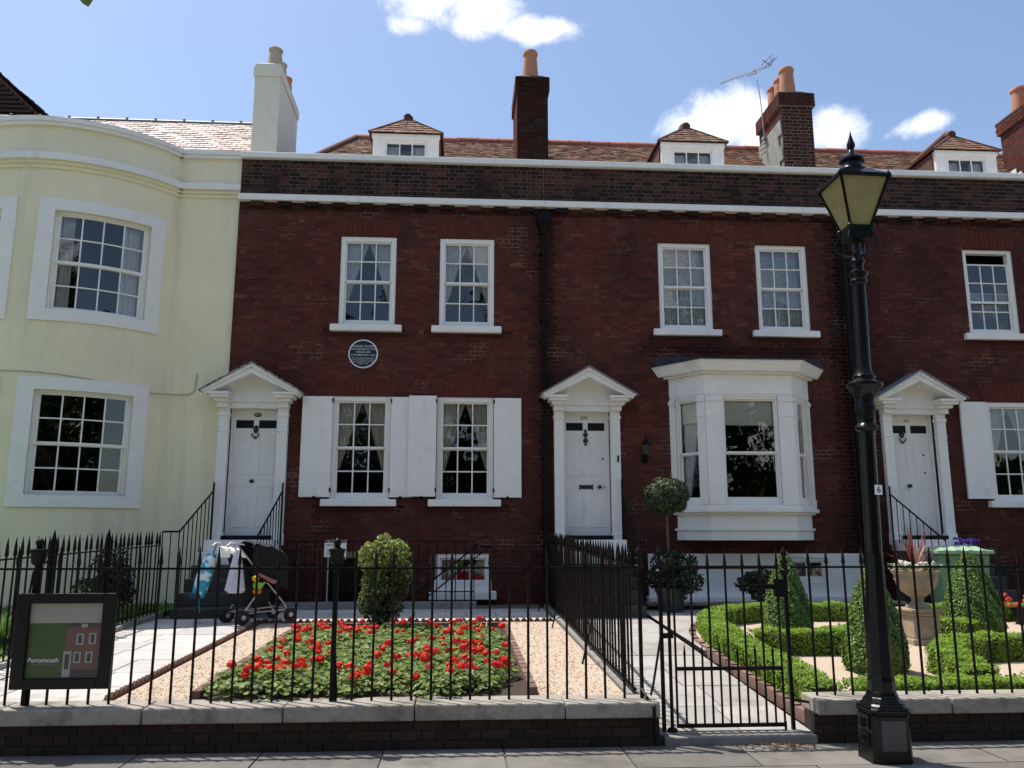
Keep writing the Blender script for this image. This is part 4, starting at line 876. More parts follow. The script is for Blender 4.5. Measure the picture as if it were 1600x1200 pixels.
# gate
gt = root('garden_gate', (2.15, YF, .03), 'black iron gate with tall and short spiked bars', 'gate')
GA, GB = 1.735, 2.60
rails('rail', gt, [((GA, YF, 1.335), (GB, YF, 1.335)), ((GA, YF, .545), (GB, YF, .545)), ((GA, YF, .115), (GB, YF, .115))], .016, .013, 'ironred')
for i in range(7): place('bar', BAR, (GA + (GB - GA) * i / 6, YF, .10), gt, sc=(.92, .92, 1.18))
mb = MB(); mb.lathe([(.009, 0), (.009, .52), (.011, .55), (.002, .62)], seg=6); DOG = shared(mb, 'dog_bar', M['ironred'], True)
for i in range(6): place('dog_bar', DOG, (GA + (GB - GA) * (i + .5) / 6, YF - .002, .115), gt)
mb = MB(); mb.tube([(GA - .045, YF, .07), (GA - .045, YF, 1.36)], .014, 8); mb.lathe([(.045, 0), (.045, .025), (.025, .045)], GA - .045, YF, .06, 10); build('heel_stile', mb, M['ironred'], gt)
mb = MB(); mb.box(2.36, 2.60, YF - .012, YF + .012, 1.16, 1.20); mb.box(2.57, 2.66, YF - .03, YF + .02, 1.10, 1.24); build('latch', mb, M['iron'], gt, bevel=.004)
mb = MB(); mb.tube([(2.60, YF - .01, .02), (2.60, YF - .01, .14)], .011, 6); build('drop_bolt', mb, M['ironred'], gt)
for k, (x, lab) in enumerate(((1.455, 'slim iron post with turned finial at the corner of the dividing fence'), (1.625, 'slim iron gate post with turned finial beside the gate hinge'), (2.665, 'slim iron gate post with turned finial beside the gate latch'))):
    z = .325 if k == 0 else .02
    p = root('gate_post', (x, YF, z), lab, 'post', 'gate posts')
    q = place('shaft', FINIAL, (x, YF, z), p, sc=(1.1, 1.1, (1.51 - z) / 1.17))
    if k == 1:
        mb = MB(); mb.tube([(x, YF + .02, .80), (x - .0, YF + .35, .35), (x - .0, YF + .55, .17)], .010, 6); build('back_stay', mb, M['ironred'], p); mb = MB(); mb.box(1.62, 1.72, YF - .01, YF + .01, .78, .82); mb.box(1.62, 1.72, YF - .01, YF + .01, 1.25, 1.29); build('hinge', mb, M['iron'], p)
    if k == 2:
        mb = MB(); mb.tube([(x, YF, .30), (x + .08, YF, .29), (x + .14, YF, .28)], .010, 6); build('wall_tie', mb, M['ironred'], p)
    if k == 0:
        mb = MB(); mb.tube([(x - .01, YF - .02, .40), (x + .02, YF - .10, .345), (x + .05, YF - .19, .30), (x + .05, YF - .19, .02)], .012, 6); build('drain_pipe', mb, M['iron'], p)
mb = MB(); mb.box(1.60, 2.80, -7.70, -7.42, -.04, .062); tag(build('gate_sill', mb, M['kerbstone'], None, bevel=.01), kind='structure')
# fence between the two gardens
df = root('dividing_fence', (1.45, -4, .33), 'long black iron fence of close spikes between geranium bed and path', 'fence')
FA, FB = Vector((1.43, -7.40, gz(-7.4) + .03)), Vector((1.47, -.55, gz(-.5) + .05)); n = 46
for i in range(n):
    p = FA.lerp(FB, (i + .5) / n); place('bar', SPEAR, p, df, rot=(rnd.uniform(-.008, .008), rnd.uniform(-.008, .008), 0))
rails('rail', df, [(FA + Vector((0, 0, 1.0)), FB + Vector((0, 0, 1.0))), (FA + Vector((0, 0, .02)), FB + Vector((0, 0, .02)))])
mb = MB(); mb.prism([(1.37, -7.4, -.1), (1.53, -7.4, -.1), (1.53, -7.4, FA.z - .01), (1.37, -7.4, FA.z - .01)], [(1.39, -.55, -.1), (1.54, -.55, -.1), (1.54, -.55, FB.z - .01), (1.39, -.55, FB.z - .01)]); build('stone_kerb', mb, M['kerbstone'], df)
for y in (-5.9, -3.2, -1.3):
    z = gz(y); mb = MB(); mb.tube([(1.42, y, z + .75), (1.30, y - .0, z + .30), (1.22, y, z - .02)], .010, 6); mb.tube([(1.30, y, z + .14), (1.44, y, z + .14)], .008, 6); build('brace', mb, M['ironred'], df)
# fence beside the cream house
cf = root('boundary_fence', (-4.37, -4.3, .33), 'black iron fence of spikes on a stone kerb beside the cream house', 'fence')
FA, FB = Vector((-4.37, -7.40, gz(-7.4) + .06)), Vector((-4.37, -1.75, gz(-1.7) + .07)); n = 40
for i in range(n): place('bar', SPEAR, FA.lerp(FB, (i + .5) / n), cf, rot=(rnd.uniform(-.012, .012), rnd.uniform(-.012, .012), 0), sc=(1.1, 1.1, 1.0))
rails('rail', cf, [(FA + Vector((0, 0, .96)), FB + Vector((0, 0, .96))), (FA + Vector((0, 0, .06)), FB + Vector((0, 0, .06)))])
mb = MB(); mb.prism([(-4.46, -7.4, -.1), (-4.28, -7.4, -.1), (-4.28, -7.4, FA.z), (-4.46, -7.4, FA.z)], [(-4.46, -1.7, -.1), (-4.28, -1.7, -.1), (-4.28, -1.7, FB.z), (-4.46, -1.7, FB.z)]); build('stone_kerb', mb, M['stone'], cf)
for y in (-6.6, -5.0, -3.6):
    z = gz(y); mb = MB(); mb.box(-4.392, -4.348, y - .022, y + .022, z, z + 1.18); mb.lathe([(.03, 0), (.001, .12)], -4.37, y, z + 1.18, 8); mb.tube([(-4.37, y, z + 1.0), (-4.55, y, z + .85), (-4.62, y, z + .1)], .013, 6); build('post', mb, M['iron'], cf)
# stair handrails
def stair_rail(x, ya, za, yb, zb, label, base=lambda y: .4, n=8, flat=None):
    s = root('stair_railing', (x, (ya + yb) / 2, .4), label, 'railing', 'stair railings')
    pts = [(x, ya, za + .10), (x, ya, za), (x, yb, zb)] + ([(x + flat[0], yb, zb)] if flat else [])
    mb = MB(); mb.tube(pts[1:], .015, 6); mb.tube([(x, ya, za + .14), (x, ya, za - 1.0)], .017, 6); build('handrail', mb, M['iron'], s)
    bm = MB(); bm.lathe([(.0085, -1), (.0085, 0)], seg=6); bme = shared(bm, 'baluster', M['iron'])
    for i in range(1, n + 1):
        t = i / (n + .0); y = ya + (yb - ya) * t; z = za + (zb - za) * t; zb_ = max(.36, 1.51 + (y + .30) * .712 - .02) if y < -.30 else 1.5
        place('baluster', bme, (x, y, z), s, sc=(1, 1, max(.3, z - zb_)))
    if flat:
        for i in range(1, 3): place('baluster', bme, (x + flat[0] * i / 2, yb, zb), s, sc=(1, 1, zb - .42))
    return s
stair_rail(-4.13, -.16, 2.32, -1.72, 1.64, 'black handrail on the cream house side of the entrance steps', flat=(-.24,))
stair_rail(-2.99, -.16, 2.32, -1.72, 1.58, 'black handrail on the shuttered side of the entrance steps')
stair_rail(2.80, -.16, 2.40, -1.72, 1.50, 'black handrail beside the steps under the wall lantern')
stair_rail(7.58, -.16, 2.30, -1.72, 1.50, 'black handrail beside the steps behind the lamp post')
# area kerb and railing of the museum house
mb = MB(); mb.box(-2.80, .28, -.87, -.67, .30, .545); ak = tag(build('area_kerb', mb, M['kerbstone'], None, bevel=.012), 'mossy stone kerb in front of the basement window', 'kerb')
ar = root('area_railing', (-1.2, -.77, .545), 'thin black railing on the stone kerb before the basement window', 'railing')
rails('rail', ar, [((-2.75, -.77, 1.49), (.24, -.77, 1.49)), ((-2.75, -.77, .70), (.24, -.77, .70))], .012, .008)
bm = MB(); bm.lathe([(.008, 0), (.008, .95)], seg=6); bme = shared(bm, 'bar', M['iron'])
for i in range(21): place('bar', bme, (-2.75 + i * .1495, -.77, .545), ar)
for dz in (0, .0): pass
mb = MB(); mb.tube([(-1.0, -.45, .42), (.30, -.30, 1.42)], .014, 6); mb.tube([(-.80, -.45, .36), (.50, -.30, 1.40)], .012, 6); build('area_stair_rail', mb, M['iron'], ar)
kb2 = root('area_kerb', (4.9, -1.3, .36), 'low brick kerb with stone top in front of the white basement wall', 'kerb')
mb = MB(); mb.box(2.92, 7.05, -1.38, -1.16, .30, .50); build('kerb_core', mb, M['mortar'], kb2)
for a, b, c, d, i in bond(2.92, 7.05, .36, .51): place('brick', RUBB, ((a + b) / 2, -1.38, c), kb2, sc=(b - a, 1, 1))
mb = MB(); mb.box(2.90, 7.05, -1.41, -1.13, .51, .555); build('kerb_top', mb, M['stone'], kb2, bevel=.01)

# ================================================================ edging tiles and small garden furniture
tl = MB(); prof = [(-.045, -.06), (.045, -.06), (.045, .015), (.03, .032), (.015, .048), (0, .056), (-.015, .048), (-.03, .032), (-.045, .015)]
tl.prism([(x, .014, z) for x, z in prof], [(x, -.014, z) for x, z in prof]); TLE = shared(tl, 'edging_tile', M['edging'])
eg = root('tile_edging', (-2.73, -4.7, .35), 'row of pointed terracotta edging tiles along the path to the steps', 'edging', 'terracotta edgings')
for i in range(54): y = -7.38 + i * .0925; place('edging_tile', TLE, (-2.73, y, gz(y)), eg, rz=R(90), rot=(rnd.uniform(-.08, .08), rnd.uniform(-.05, .05), R(90)))
eg = root('tile_edging', (-.7, -2.1, .40), 'row of pointed terracotta edging tiles behind the geranium bed', 'edging', 'terracotta edgings')
for i in range(43): x = -2.64 + i * .0935; place('edging_tile', TLE, (x, -2.45, gz(-2.45)), eg, rot=(rnd.uniform(-.08, .08), rnd.uniform(-.05, .05), 0))
eb = MB(); eb.box(-.105, .105, -.032, .032, -.05, .05); EBR = shared(eb, 'edging_brick', mat('pink_edging_brick', (.2, .12, .1), .9, .2, 14, objrand=[(0, (.13, .075, .06)), (.5, (.18, .105, .08)), (1, (.24, .16, .13))]))
eg = root('brick_edging', (-.7, -5.2, .33), 'sloping pink bricks edging the geranium bed', 'edging')
def edge(pts, f, parent, me, stp=.225, dz=0.02):
    pts = [Vector((*p, 0)) for p in pts]
    for a, b in zip(pts, pts[1:]):
        L = (b - a).length; n = max(1, int(L / stp))
        for i in range(n):
            p = a.lerp(b, (i + .5) / n); place('edging_brick', me, (p.x, p.y, f(p.y) + dz), parent, rot=(0, 0, math.atan2(b.y - a.y, b.x - a.x)), sc=(L / n / .222, 1, 1))
edge([(-2.06, -7.38), (-2.06, -3.1), (.61, -3.1), (.61, -7.38)], gz, eg, EBR)
EDGE = [(2.865, -7.4), (2.865, -4.7), (2.89, -4.1), (2.97, -3.6), (3.10, -3.2), (3.30, -2.85), (3.60, -2.55), (3.95, -2.38)]
eg = root('brick_edging', (3.0, -5.0, .2), 'curving pink brick edge between entrance path and box hedge', 'edging')
edge(EDGE, rz, eg, EBR, dz=-.01)
mb = MB(); 
for k in range(40): pass
# infill of the path where its edge curves away
mb = MB(); pts = [(2.80, -4.7), (2.84, -4.7), (2.86, -4.1), (2.94, -3.6), (3.07, -3.2), (3.27, -2.85), (3.57, -2.55), (3.9, -2.36), (3.9, -1.42), (2.80, -1.42)]
mb.face(*[(x, y, pz(y) + .075) for x, y in pts]); tag(build('path_margin', mb, M['flagr']), kind='structure')
# notice on a post by the basement doorway
nt = root('notice_sign', (-1.97, -.85, .545), 'white notice board on a slim post above the stone kerb', 'sign')
mb = MB(); mb.box(-2.13, -1.79, -.93, -.915, 1.25, 1.47); build('board', mb, M['white'], nt); mb = MB(); mb.tube([(-2.07, -.89, .54), (-2.07, -.89, 1.50)], .011, 6); mb.tube([(-1.80, -.89, 1.2), (-1.80, -.89, 1.52)], .009, 6); mb.tube([(-2.12, -.89, 1.5), (-1.79, -.89, 1.5)], .008, 6); build('post', mb, M['galv'], nt)
for t, z, s in (('MUSEUM', 1.43, .055),): place('lettering', text_mesh(t, s, M['edging']), (-1.99, -.9315, z), nt, rot=(R(90), 0, 0))
mb = MB(); 
for i in range(4): mb.box(-2.10, -1.84 - .03 * i, -.932, -.9305, 1.36 - i * .026, 1.368 - i * .026)
build('small_print', mb, M['edging'], nt)

# ================================================================ framed poster on the railing
sg = root('poster_board', (-2.99, -7.64, .45), 'black framed poster about the museum hung on the railing', 'sign')
sx0, sx1, sz0, sz1, sy = -3.355, -2.625, .455, 1.155, -7.645
mb = MB(); mb.box(sx0, sx0 + .095, sy, sy + .05, sz0, sz1); mb.box(sx1 - .095, sx1, sy, sy + .05, sz0, sz1); mb.box(sx0 + .095, sx1 - .095, sy, sy + .05, sz1 - .075, sz1); mb.box(sx0 + .095, sx1 - .095, sy, sy + .05, sz0, sz0 + .075); mb.box(sx0 + .01, sx1 - .01, sy + .035, sy + .048, sz0 + .01, sz1 - .01); build('frame', mb, M['black'], sg, bevel=.006)
ax0, ax1, az0, az1 = sx0 + .095, sx1 - .095, sz0 + .075, sz1 - .075; yy = sy + .030; H = az1 - az0; Wd = ax1 - ax0
def flat(name, u0, u1, v0, v1, m, d=0, parent=sg):
    mb = MB(); mb.box(ax0 + Wd * u0, ax0 + Wd * u1, yy - d - .001, yy - d, az0 + H * v0, az0 + H * v1); return build(name, mb, M[m], parent)
flat('printed_header', 0, 1, .735, 1, 'signbeige'); flat('printed_panel', 0, .52, 0, .735, 'signgreen'); ph = flat('printed_photo', .52, 1, 0, .735, 'signbrick')
flat('parapet_print', .52, 1, .68, .735, 'signdark', .001, ph); flat('dormer_print', .72, .80, .675, .72, 'signpale', .002, ph); flat('pavement_print', .58, 1, 0, .12, 'signdark', .001, ph)
for (u, v) in ((.66, .44), (.83, .45), (.64, .20), (.80, .20)):
    flat('window_print', u, u + .10, v, v + .15, 'signpale', .002, ph); flat('glass_print', u + .025, u + .075, v + .02, v + .13, 'signdark', .003, ph)
flat('door_print', .50, .61, .02, .36, 'signpale', .002, ph); flat('opening_print', .525, .585, .12, .32, 'signdark', .003, ph)
place('lettering', text_mesh('Portsmouth', .047, M['ltr']), (ax0 + Wd * .235, yy - .002, az0 + H * .24), sg, rot=(R(90), 0, 0)); place('lettering', text_mesh('the great waterfront city', .017, M['signpale']), (ax0 + Wd * .235, yy - .002, az0 + H * .19), sg, rot=(R(90), 0, 0))

# ================================================================ street lamp
lp = root('street_lamp', (3.09, -8.17, 0), 'tall black cast-iron street lamp with an amber glass lantern', 'street lamp')
LX, LY = 3.09, -8.17
def oct_(prof, seg=8): m_ = MB(); m_.lathe(prof, LX, LY, 0, seg, a0=math.pi / seg); return m_
mb = MB()
s = .165

ring = lambda q, c, z: [(LX - q, LY - q + c, z), (LX - q + c, LY - q, z), (LX + q - c, LY - q, z), (LX + q, LY - q + c, z), (LX + q, LY + q - c, z), (LX + q - c, LY + q, z), (LX - q + c, LY + q, z), (LX - q, LY + q - c, z)]
prev = None
for q, c, z in ((.156, .03, -.02), (.147, .03, .33), (.157, .03, .345), (.157, .035, .37), (.142, .04, .385), (.126, .045, .41), (.106, .045, .45), (.094, .04, .49)):
    cur = ring(q, c, z)
    if prev: mb.prism(prev, cur)
    prev = cur
ped = build('pedestal', mb, M['lampblack'], lp, bevel=.008)
mb = MB(); mb.box(LX - .095, LX + .095, LY - .158, LY - .147, .09, .30); build('access_door', mb, mat('worn_grey_paint', (.055, .056, .056), .6, .25, 14, bump=.2, bscale=40), ped, bevel=.01)
mb = MB(); 
for z, h in ((.11, .09), (.22, .10)): mb.box(LX - .162, LX - .147, LY - .08, LY + .08, z, z + h); mb.lathe([(.045, 0), (.04, .015), (.02, .022), (.001, .026)], 0, 0, 0, 12, M=Matrix.Translation((LX - .160, LY, z + h / 2)) @ Matrix.Rotation(R(-90), 4, 'Y'))
build('cast_emblem', mb, M['lampblack'], ped, smooth=True)
build('lower_column', oct_([(.103, .485), (.102, .56), (.097, .60), (.086, 1.0), (.074, 1.35), (.068, 1.50)]), M['lampblack'], lp, bevel=.004)
mb = MB(); mb.lathe([(.068, 1.50), (.066, 1.52), (.064, 1.9), (.061, 2.42), (.061, 2.44), (.09, 2.46), (.095, 2.475), (.085, 2.495), (.07, 2.51), (.07, 2.60), (.085, 2.62), (.085, 2.64), (.075, 2.67), (.08, 2.72), (.105, 2.77), (.135, 2.80), (.145, 2.815), (.145, 2.83), (.105, 2.85), (.085, 2.87), (.09, 2.89), (.07, 2.92), (.06, 2.97), (.058, 3.4), (.053, 3.66), (.065, 3.67), (.07, 3.69), (.06, 3.71), (.075, 3.74), (.082, 3.76), (.05, 3.78), (.045, 3.82), (.06, 3.86), (.04, 3.90), (.03, 3.98), (.035, 4.05)], LX, LY, 0, 20); build('column', mb, M['lampblack'], lp, smooth=True, auto=40)
lz = 4.13; bh, th, lt = .085, .208, 4.54
mb = MB()
for k in range(4):                                         # scrolled frog that carries the lantern
    a = R(45 + 90 * k); c, q = math.cos(a), math.sin(a)
    mb.tube([(LX + c * t, LY + q * t, z) for t, z in ((.035, 3.90), (.10, 3.92), (.165, 3.97), (.175, 4.04), (.14, 4.09), (.11, 4.12))], [.011, .012, .012, .011, .011, .012], 6)
    mb.ball((LX + c * .135, LY + q * .135, 4.135), .026, 8, 5)
mb.box(LX - bh - .012, LX + bh + .012, LY - bh - .012, LY + bh + .012, 4.04, lz + .02); build('lantern_frog', mb, M['lampblack'], lp, smooth=True)
mb = MB()
cn = [(-1, -1), (1, -1), (1, 1), (-1, 1)]
for a, b in cn: mb.tube([(LX + a * bh, LY + b * bh, lz), (LX + a * th, LY + b * th, lt)], .013, 4)
for k in range(4):
    a, b = cn[k], cn[(k + 1) % 4]; mb.tube([(LX + a[0] * (th + .01), LY + a[1] * (th + .01), lt), (LX + b[0] * (th + .01), LY + b[1] * (th + .01), lt)], .018, 4)
    mb.lathe([(.012, 0), (.02, .02), (.001, .05)], LX + a[0] * th, LY + a[1] * th, lt, 8)
build('lantern_frame', mb, M['lampblack'], lp)
for k in range(4):
    a, b = cn[k], cn[(k + 1) % 4]; e = .98
    mb = MB(); mb.face((LX + a[0] * bh * e, LY + a[1] * bh * e, lz + .01), (LX + b[0] * bh * e, LY + b[1] * bh * e, lz + .01), (LX + b[0] * th * e, LY + b[1] * th * e, lt), (LX + a[0] * th * e, LY + a[1] * th * e, lt)); build('lantern_pane', mb, M['amber'], lp)
mb = MB(); mb.prism([(LX + a * (th + .02), LY + b * (th + .02), lt + .01) for a, b in cn], [(LX + a * .11, LY + b * .11, lt + .10) for a, b in cn]); build('lantern_roof', mb, M['lampblack'], lp)
mb = MB(); mb.lathe([(.115, 0), (.115, .03), (.095, .05), (.085, .10), (.105, .11), (.105, .13), (.06, .17), (.03, .20), (.022, .22), (.034, .245), (.036, .27), (.022, .31), (.008, .36), (.001, .40)], LX, LY, lt + .09, 16); build('chimney_finial', mb, M['lampblack'], lp, smooth=True, auto=40)
np_ = MB(); np_.box(LX - .028 + .03, LX + .030 + .03, LY - .078, LY - .066, 1.945, 2.02); nb = build('number_plate', np_, M['ltr'], lp)
place('lettering', text_mesh('6', .07, M['ltrblk']), (LX + .031, LY - .0795, 1.982), nb, rot=(R(90), 0, 0))
lp.rotation_euler = (0, R(1.3), 0); lp.scale = (.94, .94, .975)

# ================================================================ aerial
ta = root('tv_aerial', (6.45, 1.75, 9.9), 'thin metal television aerial beside the slate-hung chimney', 'aerial')
mb = MB(); mb.tube([(6.50, 1.8, 9.9), (6.42, 1.75, 11.0), (6.36, 1.7, 11.35)], .013, 6); mb.box(6.44, 6.56, 1.72, 1.86, 10.0, 10.05); build('mast', mb, M['galv'], ta)
A, B = Vector((5.42, 1.35, 11.02)), Vector((6.78, 1.9, 11.83)); mb = MB(); mb.tube([A, B], .010, 6); build('boom', mb, M['galv'], ta)
sd = Vector((.35, -.9, .2)).normalized(); em = MB(); em.tube([-sd * .10, sd * .10], .005, 5); EL = shared(em, 'element', M['galv'])
for i in range(15): place('element', EL, A.lerp(B, i / 17), ta)
mb = MB()
for k in range(4):
    c = B + Vector((-.10 + .04 * k, 0, (.10 - .07 * k) * (1 if k < 2 else -.5) + .02)); mb.tube([c - sd * .17, c + sd * .17], .007, 5)
mb.tube([B + Vector((-.2, 0, .12)), B, B + Vector((.05, 0, .18))], .008, 5); build('reflector', mb, mat('dark_reflector', (.12, .08, .08), .6), ta)
mb = MB(); c = A.lerp(B, .62); mb.tube([c + Vector((-.12, 0, -.10)), c + Vector((.1, 0, -.02)), c + Vector((.02, 0, .06)), c + Vector((-.12, 0, -.10))], .012, 5); build('dipole', mb, M['galv'], ta)
mb = MB(); 
for i in range(4): mb.tube([(6.52, 1.85, 10.05 - i * .1), (6.38, 1.8, 9.97 - i * .12)], .008, 5)
build('wall_bracket', mb, M['edging'], ta)

# ================================================================ foliage
def leafmesh(name, P, Nn, size, m, cols, parent=None, asp=.6, jitter=.6, kind=None, fold=.18, world=True, rs=None, only_mesh=False):
    g = rs or nrg; n = len(P); Nn = Nn + g.normal(0, jitter, (n, 3)); Nn /= np.linalg.norm(Nn, axis=1)[:, None] + 1e-9
    t = g.normal(0, 1, (n, 3)); t -= Nn * (t * Nn).sum(1)[:, None]; t /= np.linalg.norm(t, axis=1)[:, None] + 1e-9; b = np.cross(Nn, t)
    s = size * g.uniform(.65, 1.35, n)[:, None]
    V = np.stack([P - t * s * .5, P + b * s * asp * .5 + Nn * s * fold, P + t * s * .5, P - b * s * asp * .5 + Nn * s * fold], 1).reshape(-1, 3)
    lo, hi = V.min(0), V.max(0); org = np.array([(lo[0] + hi[0]) / 2, (lo[1] + hi[1]) / 2, lo[2]]) if world else np.zeros(3)
    me = bpy.data.meshes.new(name); me.vertices.add(4 * n); me.vertices.foreach_set('co', (V - org).astype(np.float32).ravel())
    me.loops.add(4 * n); me.loops.foreach_set('vertex_index', np.arange(4 * n, dtype=np.int32)); me.polygons.add(n); me.polygons.foreach_set('loop_start', np.arange(0, 4 * n, 4, dtype=np.int32)); me.polygons.foreach_set('loop_total', np.full(n, 4, dtype=np.int32))
    me.update(); c = np.array(cols)[g.integers(0, len(cols), n)] * g.uniform(.7, 1.3, n)[:, None]
    at = me.attributes.new('col', 'FLOAT_COLOR', 'FACE'); at.data.foreach_set('color', np.concatenate([c, np.ones((n, 1))], 1).astype(np.float32).ravel()); me.materials.append(m)
    if only_mesh: return me
    o = bpy.data.objects.new(name, me); link(o, parent, Vector(org)); return tag(o, kind=kind)
BOX = [(.23, .36, .040), (.19, .31, .035), (.28, .41, .06), (.20, .34, .04)]
YEW = [(.13, .22, .045), (.15, .25, .05), (.10, .175, .04), (.18, .29, .06)]
def hedge(pts, label, w=.30, h=.215, f=rz, seed=0):
    g = np.random.default_rng(seed); pts = [Vector((*p, 0)) for p in pts]; c = pts[len(pts) // 2]; hg = root('box_hedge', (c.x, c.y, f(c.y)), label, 'hedge', 'low box hedges')
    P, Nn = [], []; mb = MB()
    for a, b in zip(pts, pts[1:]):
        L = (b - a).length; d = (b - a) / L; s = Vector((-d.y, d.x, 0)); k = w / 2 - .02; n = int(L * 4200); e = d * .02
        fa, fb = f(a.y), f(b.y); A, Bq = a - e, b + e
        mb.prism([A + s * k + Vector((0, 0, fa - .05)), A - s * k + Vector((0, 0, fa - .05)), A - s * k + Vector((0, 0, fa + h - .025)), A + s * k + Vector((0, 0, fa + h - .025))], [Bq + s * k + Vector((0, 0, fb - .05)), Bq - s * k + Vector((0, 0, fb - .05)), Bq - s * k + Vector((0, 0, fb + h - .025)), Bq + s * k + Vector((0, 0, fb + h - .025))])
        u = g.uniform(-.1 / L, 1 + .1 / L, n); q = g.uniform(0, 2 * h + w, n)
        for i in range(n):
            p = a + (b - a) * u[i]; z0 = f(p.y); t = q[i]; wob = .014 * math.sin(p.x * 17 + 3 * p.y) + .012 * math.sin(p.y * 23 + p.x * 9)
            if t < h: off, z, nn = w / 2 + wob, t, s + Vector((0, 0, .3))
            elif t < h + w: off, z, nn = w / 2 - (t - h), h + wob, Vector((0, 0, 1))
            else: off, z, nn = -w / 2 - wob, t - h - w, -s + Vector((0, 0, .3))
            P.append((p.x + s.x * off, p.y + s.y * off, z0 + z)); Nn.append(nn[:])
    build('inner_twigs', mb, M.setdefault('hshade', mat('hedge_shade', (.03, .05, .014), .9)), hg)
    P, Nn = np.array(P), np.array(Nn); P += g.normal(0, .010, P.shape); leafmesh('foliage', P, Nn, .027, M['leaf'], BOX, hg, .66, .38, rs=g)
E_ = [(x + .20, y) for x, y in EDGE]
hedge([(5.9, -2.55), (4.9, -2.55), (4.1, -2.62), (3.72, -2.80), (3.45, -3.10), (3.26, -3.5), (3.15, -4.0), (3.10, -4.7), (3.09, -6.2), (3.09, -7.15)], 'bright green box hedge curving beside the entrance path', seed=1)
hedge([(3.45, -7.12), (6.0, -7.10), (9.4, -7.10)], 'bright green box hedge running behind the street lamp along the wall', seed=2)
hedge([(3.42, -4.85), (4.3, -4.85), (4.75, -4.55)], 'short box hedge between two gravel plots in front of the slimmer cone', seed=3, h=.25)
hedge([(4.75, -6.75), (4.95, -5.9), (5.35, -5.4), (5.9, -5.25), (6.5, -5.3)], 'box hedge bending round the foot of the urn', seed=4, h=.25)
hedge([(6.5, -5.3), (7.3, -4.9), (8.3, -4.8), (9.3, -4.9)], 'box hedge beyond the urn below the cone beside the bin', seed=5, h=.25)
hedge([(6.3, -4.1), (6.0, -3.4), (6.6, -2.75), (7.6, -2.65), (9.2, -2.7)], 'box hedge in front of the green bin', seed=6)
hedge([(7.6, -4.1), (8.4, -3.7), (9.3, -3.6)], 'short box hedge past the cone beside the bin', seed=7)
hedge([(6.7, -6.6), (7.3, -6.0), (8.2, -5.9), (9.2, -6.1)], 'box hedge curling near the wall beyond the urn', seed=8)
def cone(x, y, r, h, label, seed):
    g = np.random.default_rng(seed); z = rz(y); c = root('topiary_cone', (x, y, z), label, 'topiary', 'clipped topiary cones')
    mb = MB(); prof = lambda t: r * (1 - t ** 1.25) ** .72 * (.9 + .1 * math.sin(t * 3)) * (1 if t > .08 else .85 + t * 1.9)
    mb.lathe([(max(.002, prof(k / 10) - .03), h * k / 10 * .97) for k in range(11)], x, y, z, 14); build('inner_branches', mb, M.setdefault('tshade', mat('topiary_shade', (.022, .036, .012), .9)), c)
    n = 17000; t = 1 - np.sqrt(g.uniform(.0006, 1, n)); a = g.uniform(0, 2 * np.pi, n); rr = np.array([prof(q) for q in t]) * (1 + .05 * np.sin(a * 5 + t * 9) + .04 * np.sin(a * 11 + t * 23)) + g.normal(0, .010, n)
    P = np.stack([x + rr * np.cos(a), y + rr * np.sin(a), z + t * h], 1); Nn = np.stack([np.cos(a), np.sin(a), np.full(n, .45)], 1); leafmesh('foliage', P, Nn, .028, M['leafdark'], YEW, c, .64, .34, rs=g)
    mb = MB(); mb.tube([(x, y, z - .05), (x, y, z + .3)], .03, 8); build('trunk', mb, M['bark'], c)
cone(4.03, -4.12, .315, 1.10, 'clipped dark green cone near the entrance path gate side', 11)
cone(4.27, -5.80, .33, 1.10, 'clipped dark green cone half hidden behind the lamp post', 12)
cone(6.66, -3.70, .40, 1.06, 'broad clipped dark green cone beside the green bin', 13)
# ball on a stem
g = np.random.default_rng(5)
bt = root('ball_topiary', (3.36, -1.62, .40), 'round clipped ball on a bare stem beside the bay window', 'topiary')
def globe(c, r, n, parent, cols, size=.034, m='leafdark', sq=1.0, name='foliage', seed=1):
    g = np.random.default_rng(seed); d = g.normal(0, 1, (n, 3)); d /= np.linalg.norm(d, axis=1)[:, None]; rr = r * (1 + .06 * np.sin(d[:, 0] * 7 + d[:, 2] * 5) + .05 * np.sin(d[:, 1] * 11 + d[:, 0] * 9) + g.normal(0, .04, n)) ; P = np.array(c) + d * rr[:, None] * np.array([1, 1, sq]); leafmesh(name, P, d + np.array([0, 0, .2]), size, M[m], cols, parent, .6, .5, rs=g)
globe((3.20, -1.62, 2.18), .33, 6000, bt, [(.05, .085, .03), (.07, .11, .035), (.04, .07, .025)], sq=.82, seed=3)
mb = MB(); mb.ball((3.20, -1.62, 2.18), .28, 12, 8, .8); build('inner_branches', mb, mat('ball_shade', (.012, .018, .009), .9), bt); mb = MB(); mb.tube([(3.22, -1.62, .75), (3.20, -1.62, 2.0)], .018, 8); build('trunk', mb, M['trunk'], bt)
mb = MB(); mb.lathe([(.16, 0), (.22, .38), (.24, .38), (.24, .44), (.2, .44), (.19, .40)], 3.22, -1.62, .36, 16); build('pot', mb, mat('dark_glazed_pot', (.03, .035, .04), .4), bt, smooth=True)
bt.location = (3.22, -1.62, .36); WO_old = Vector((3.36, -1.62, .40))
for k in bt.children: k.location = WO[k] - Vector((3.22, -1.62, .36))
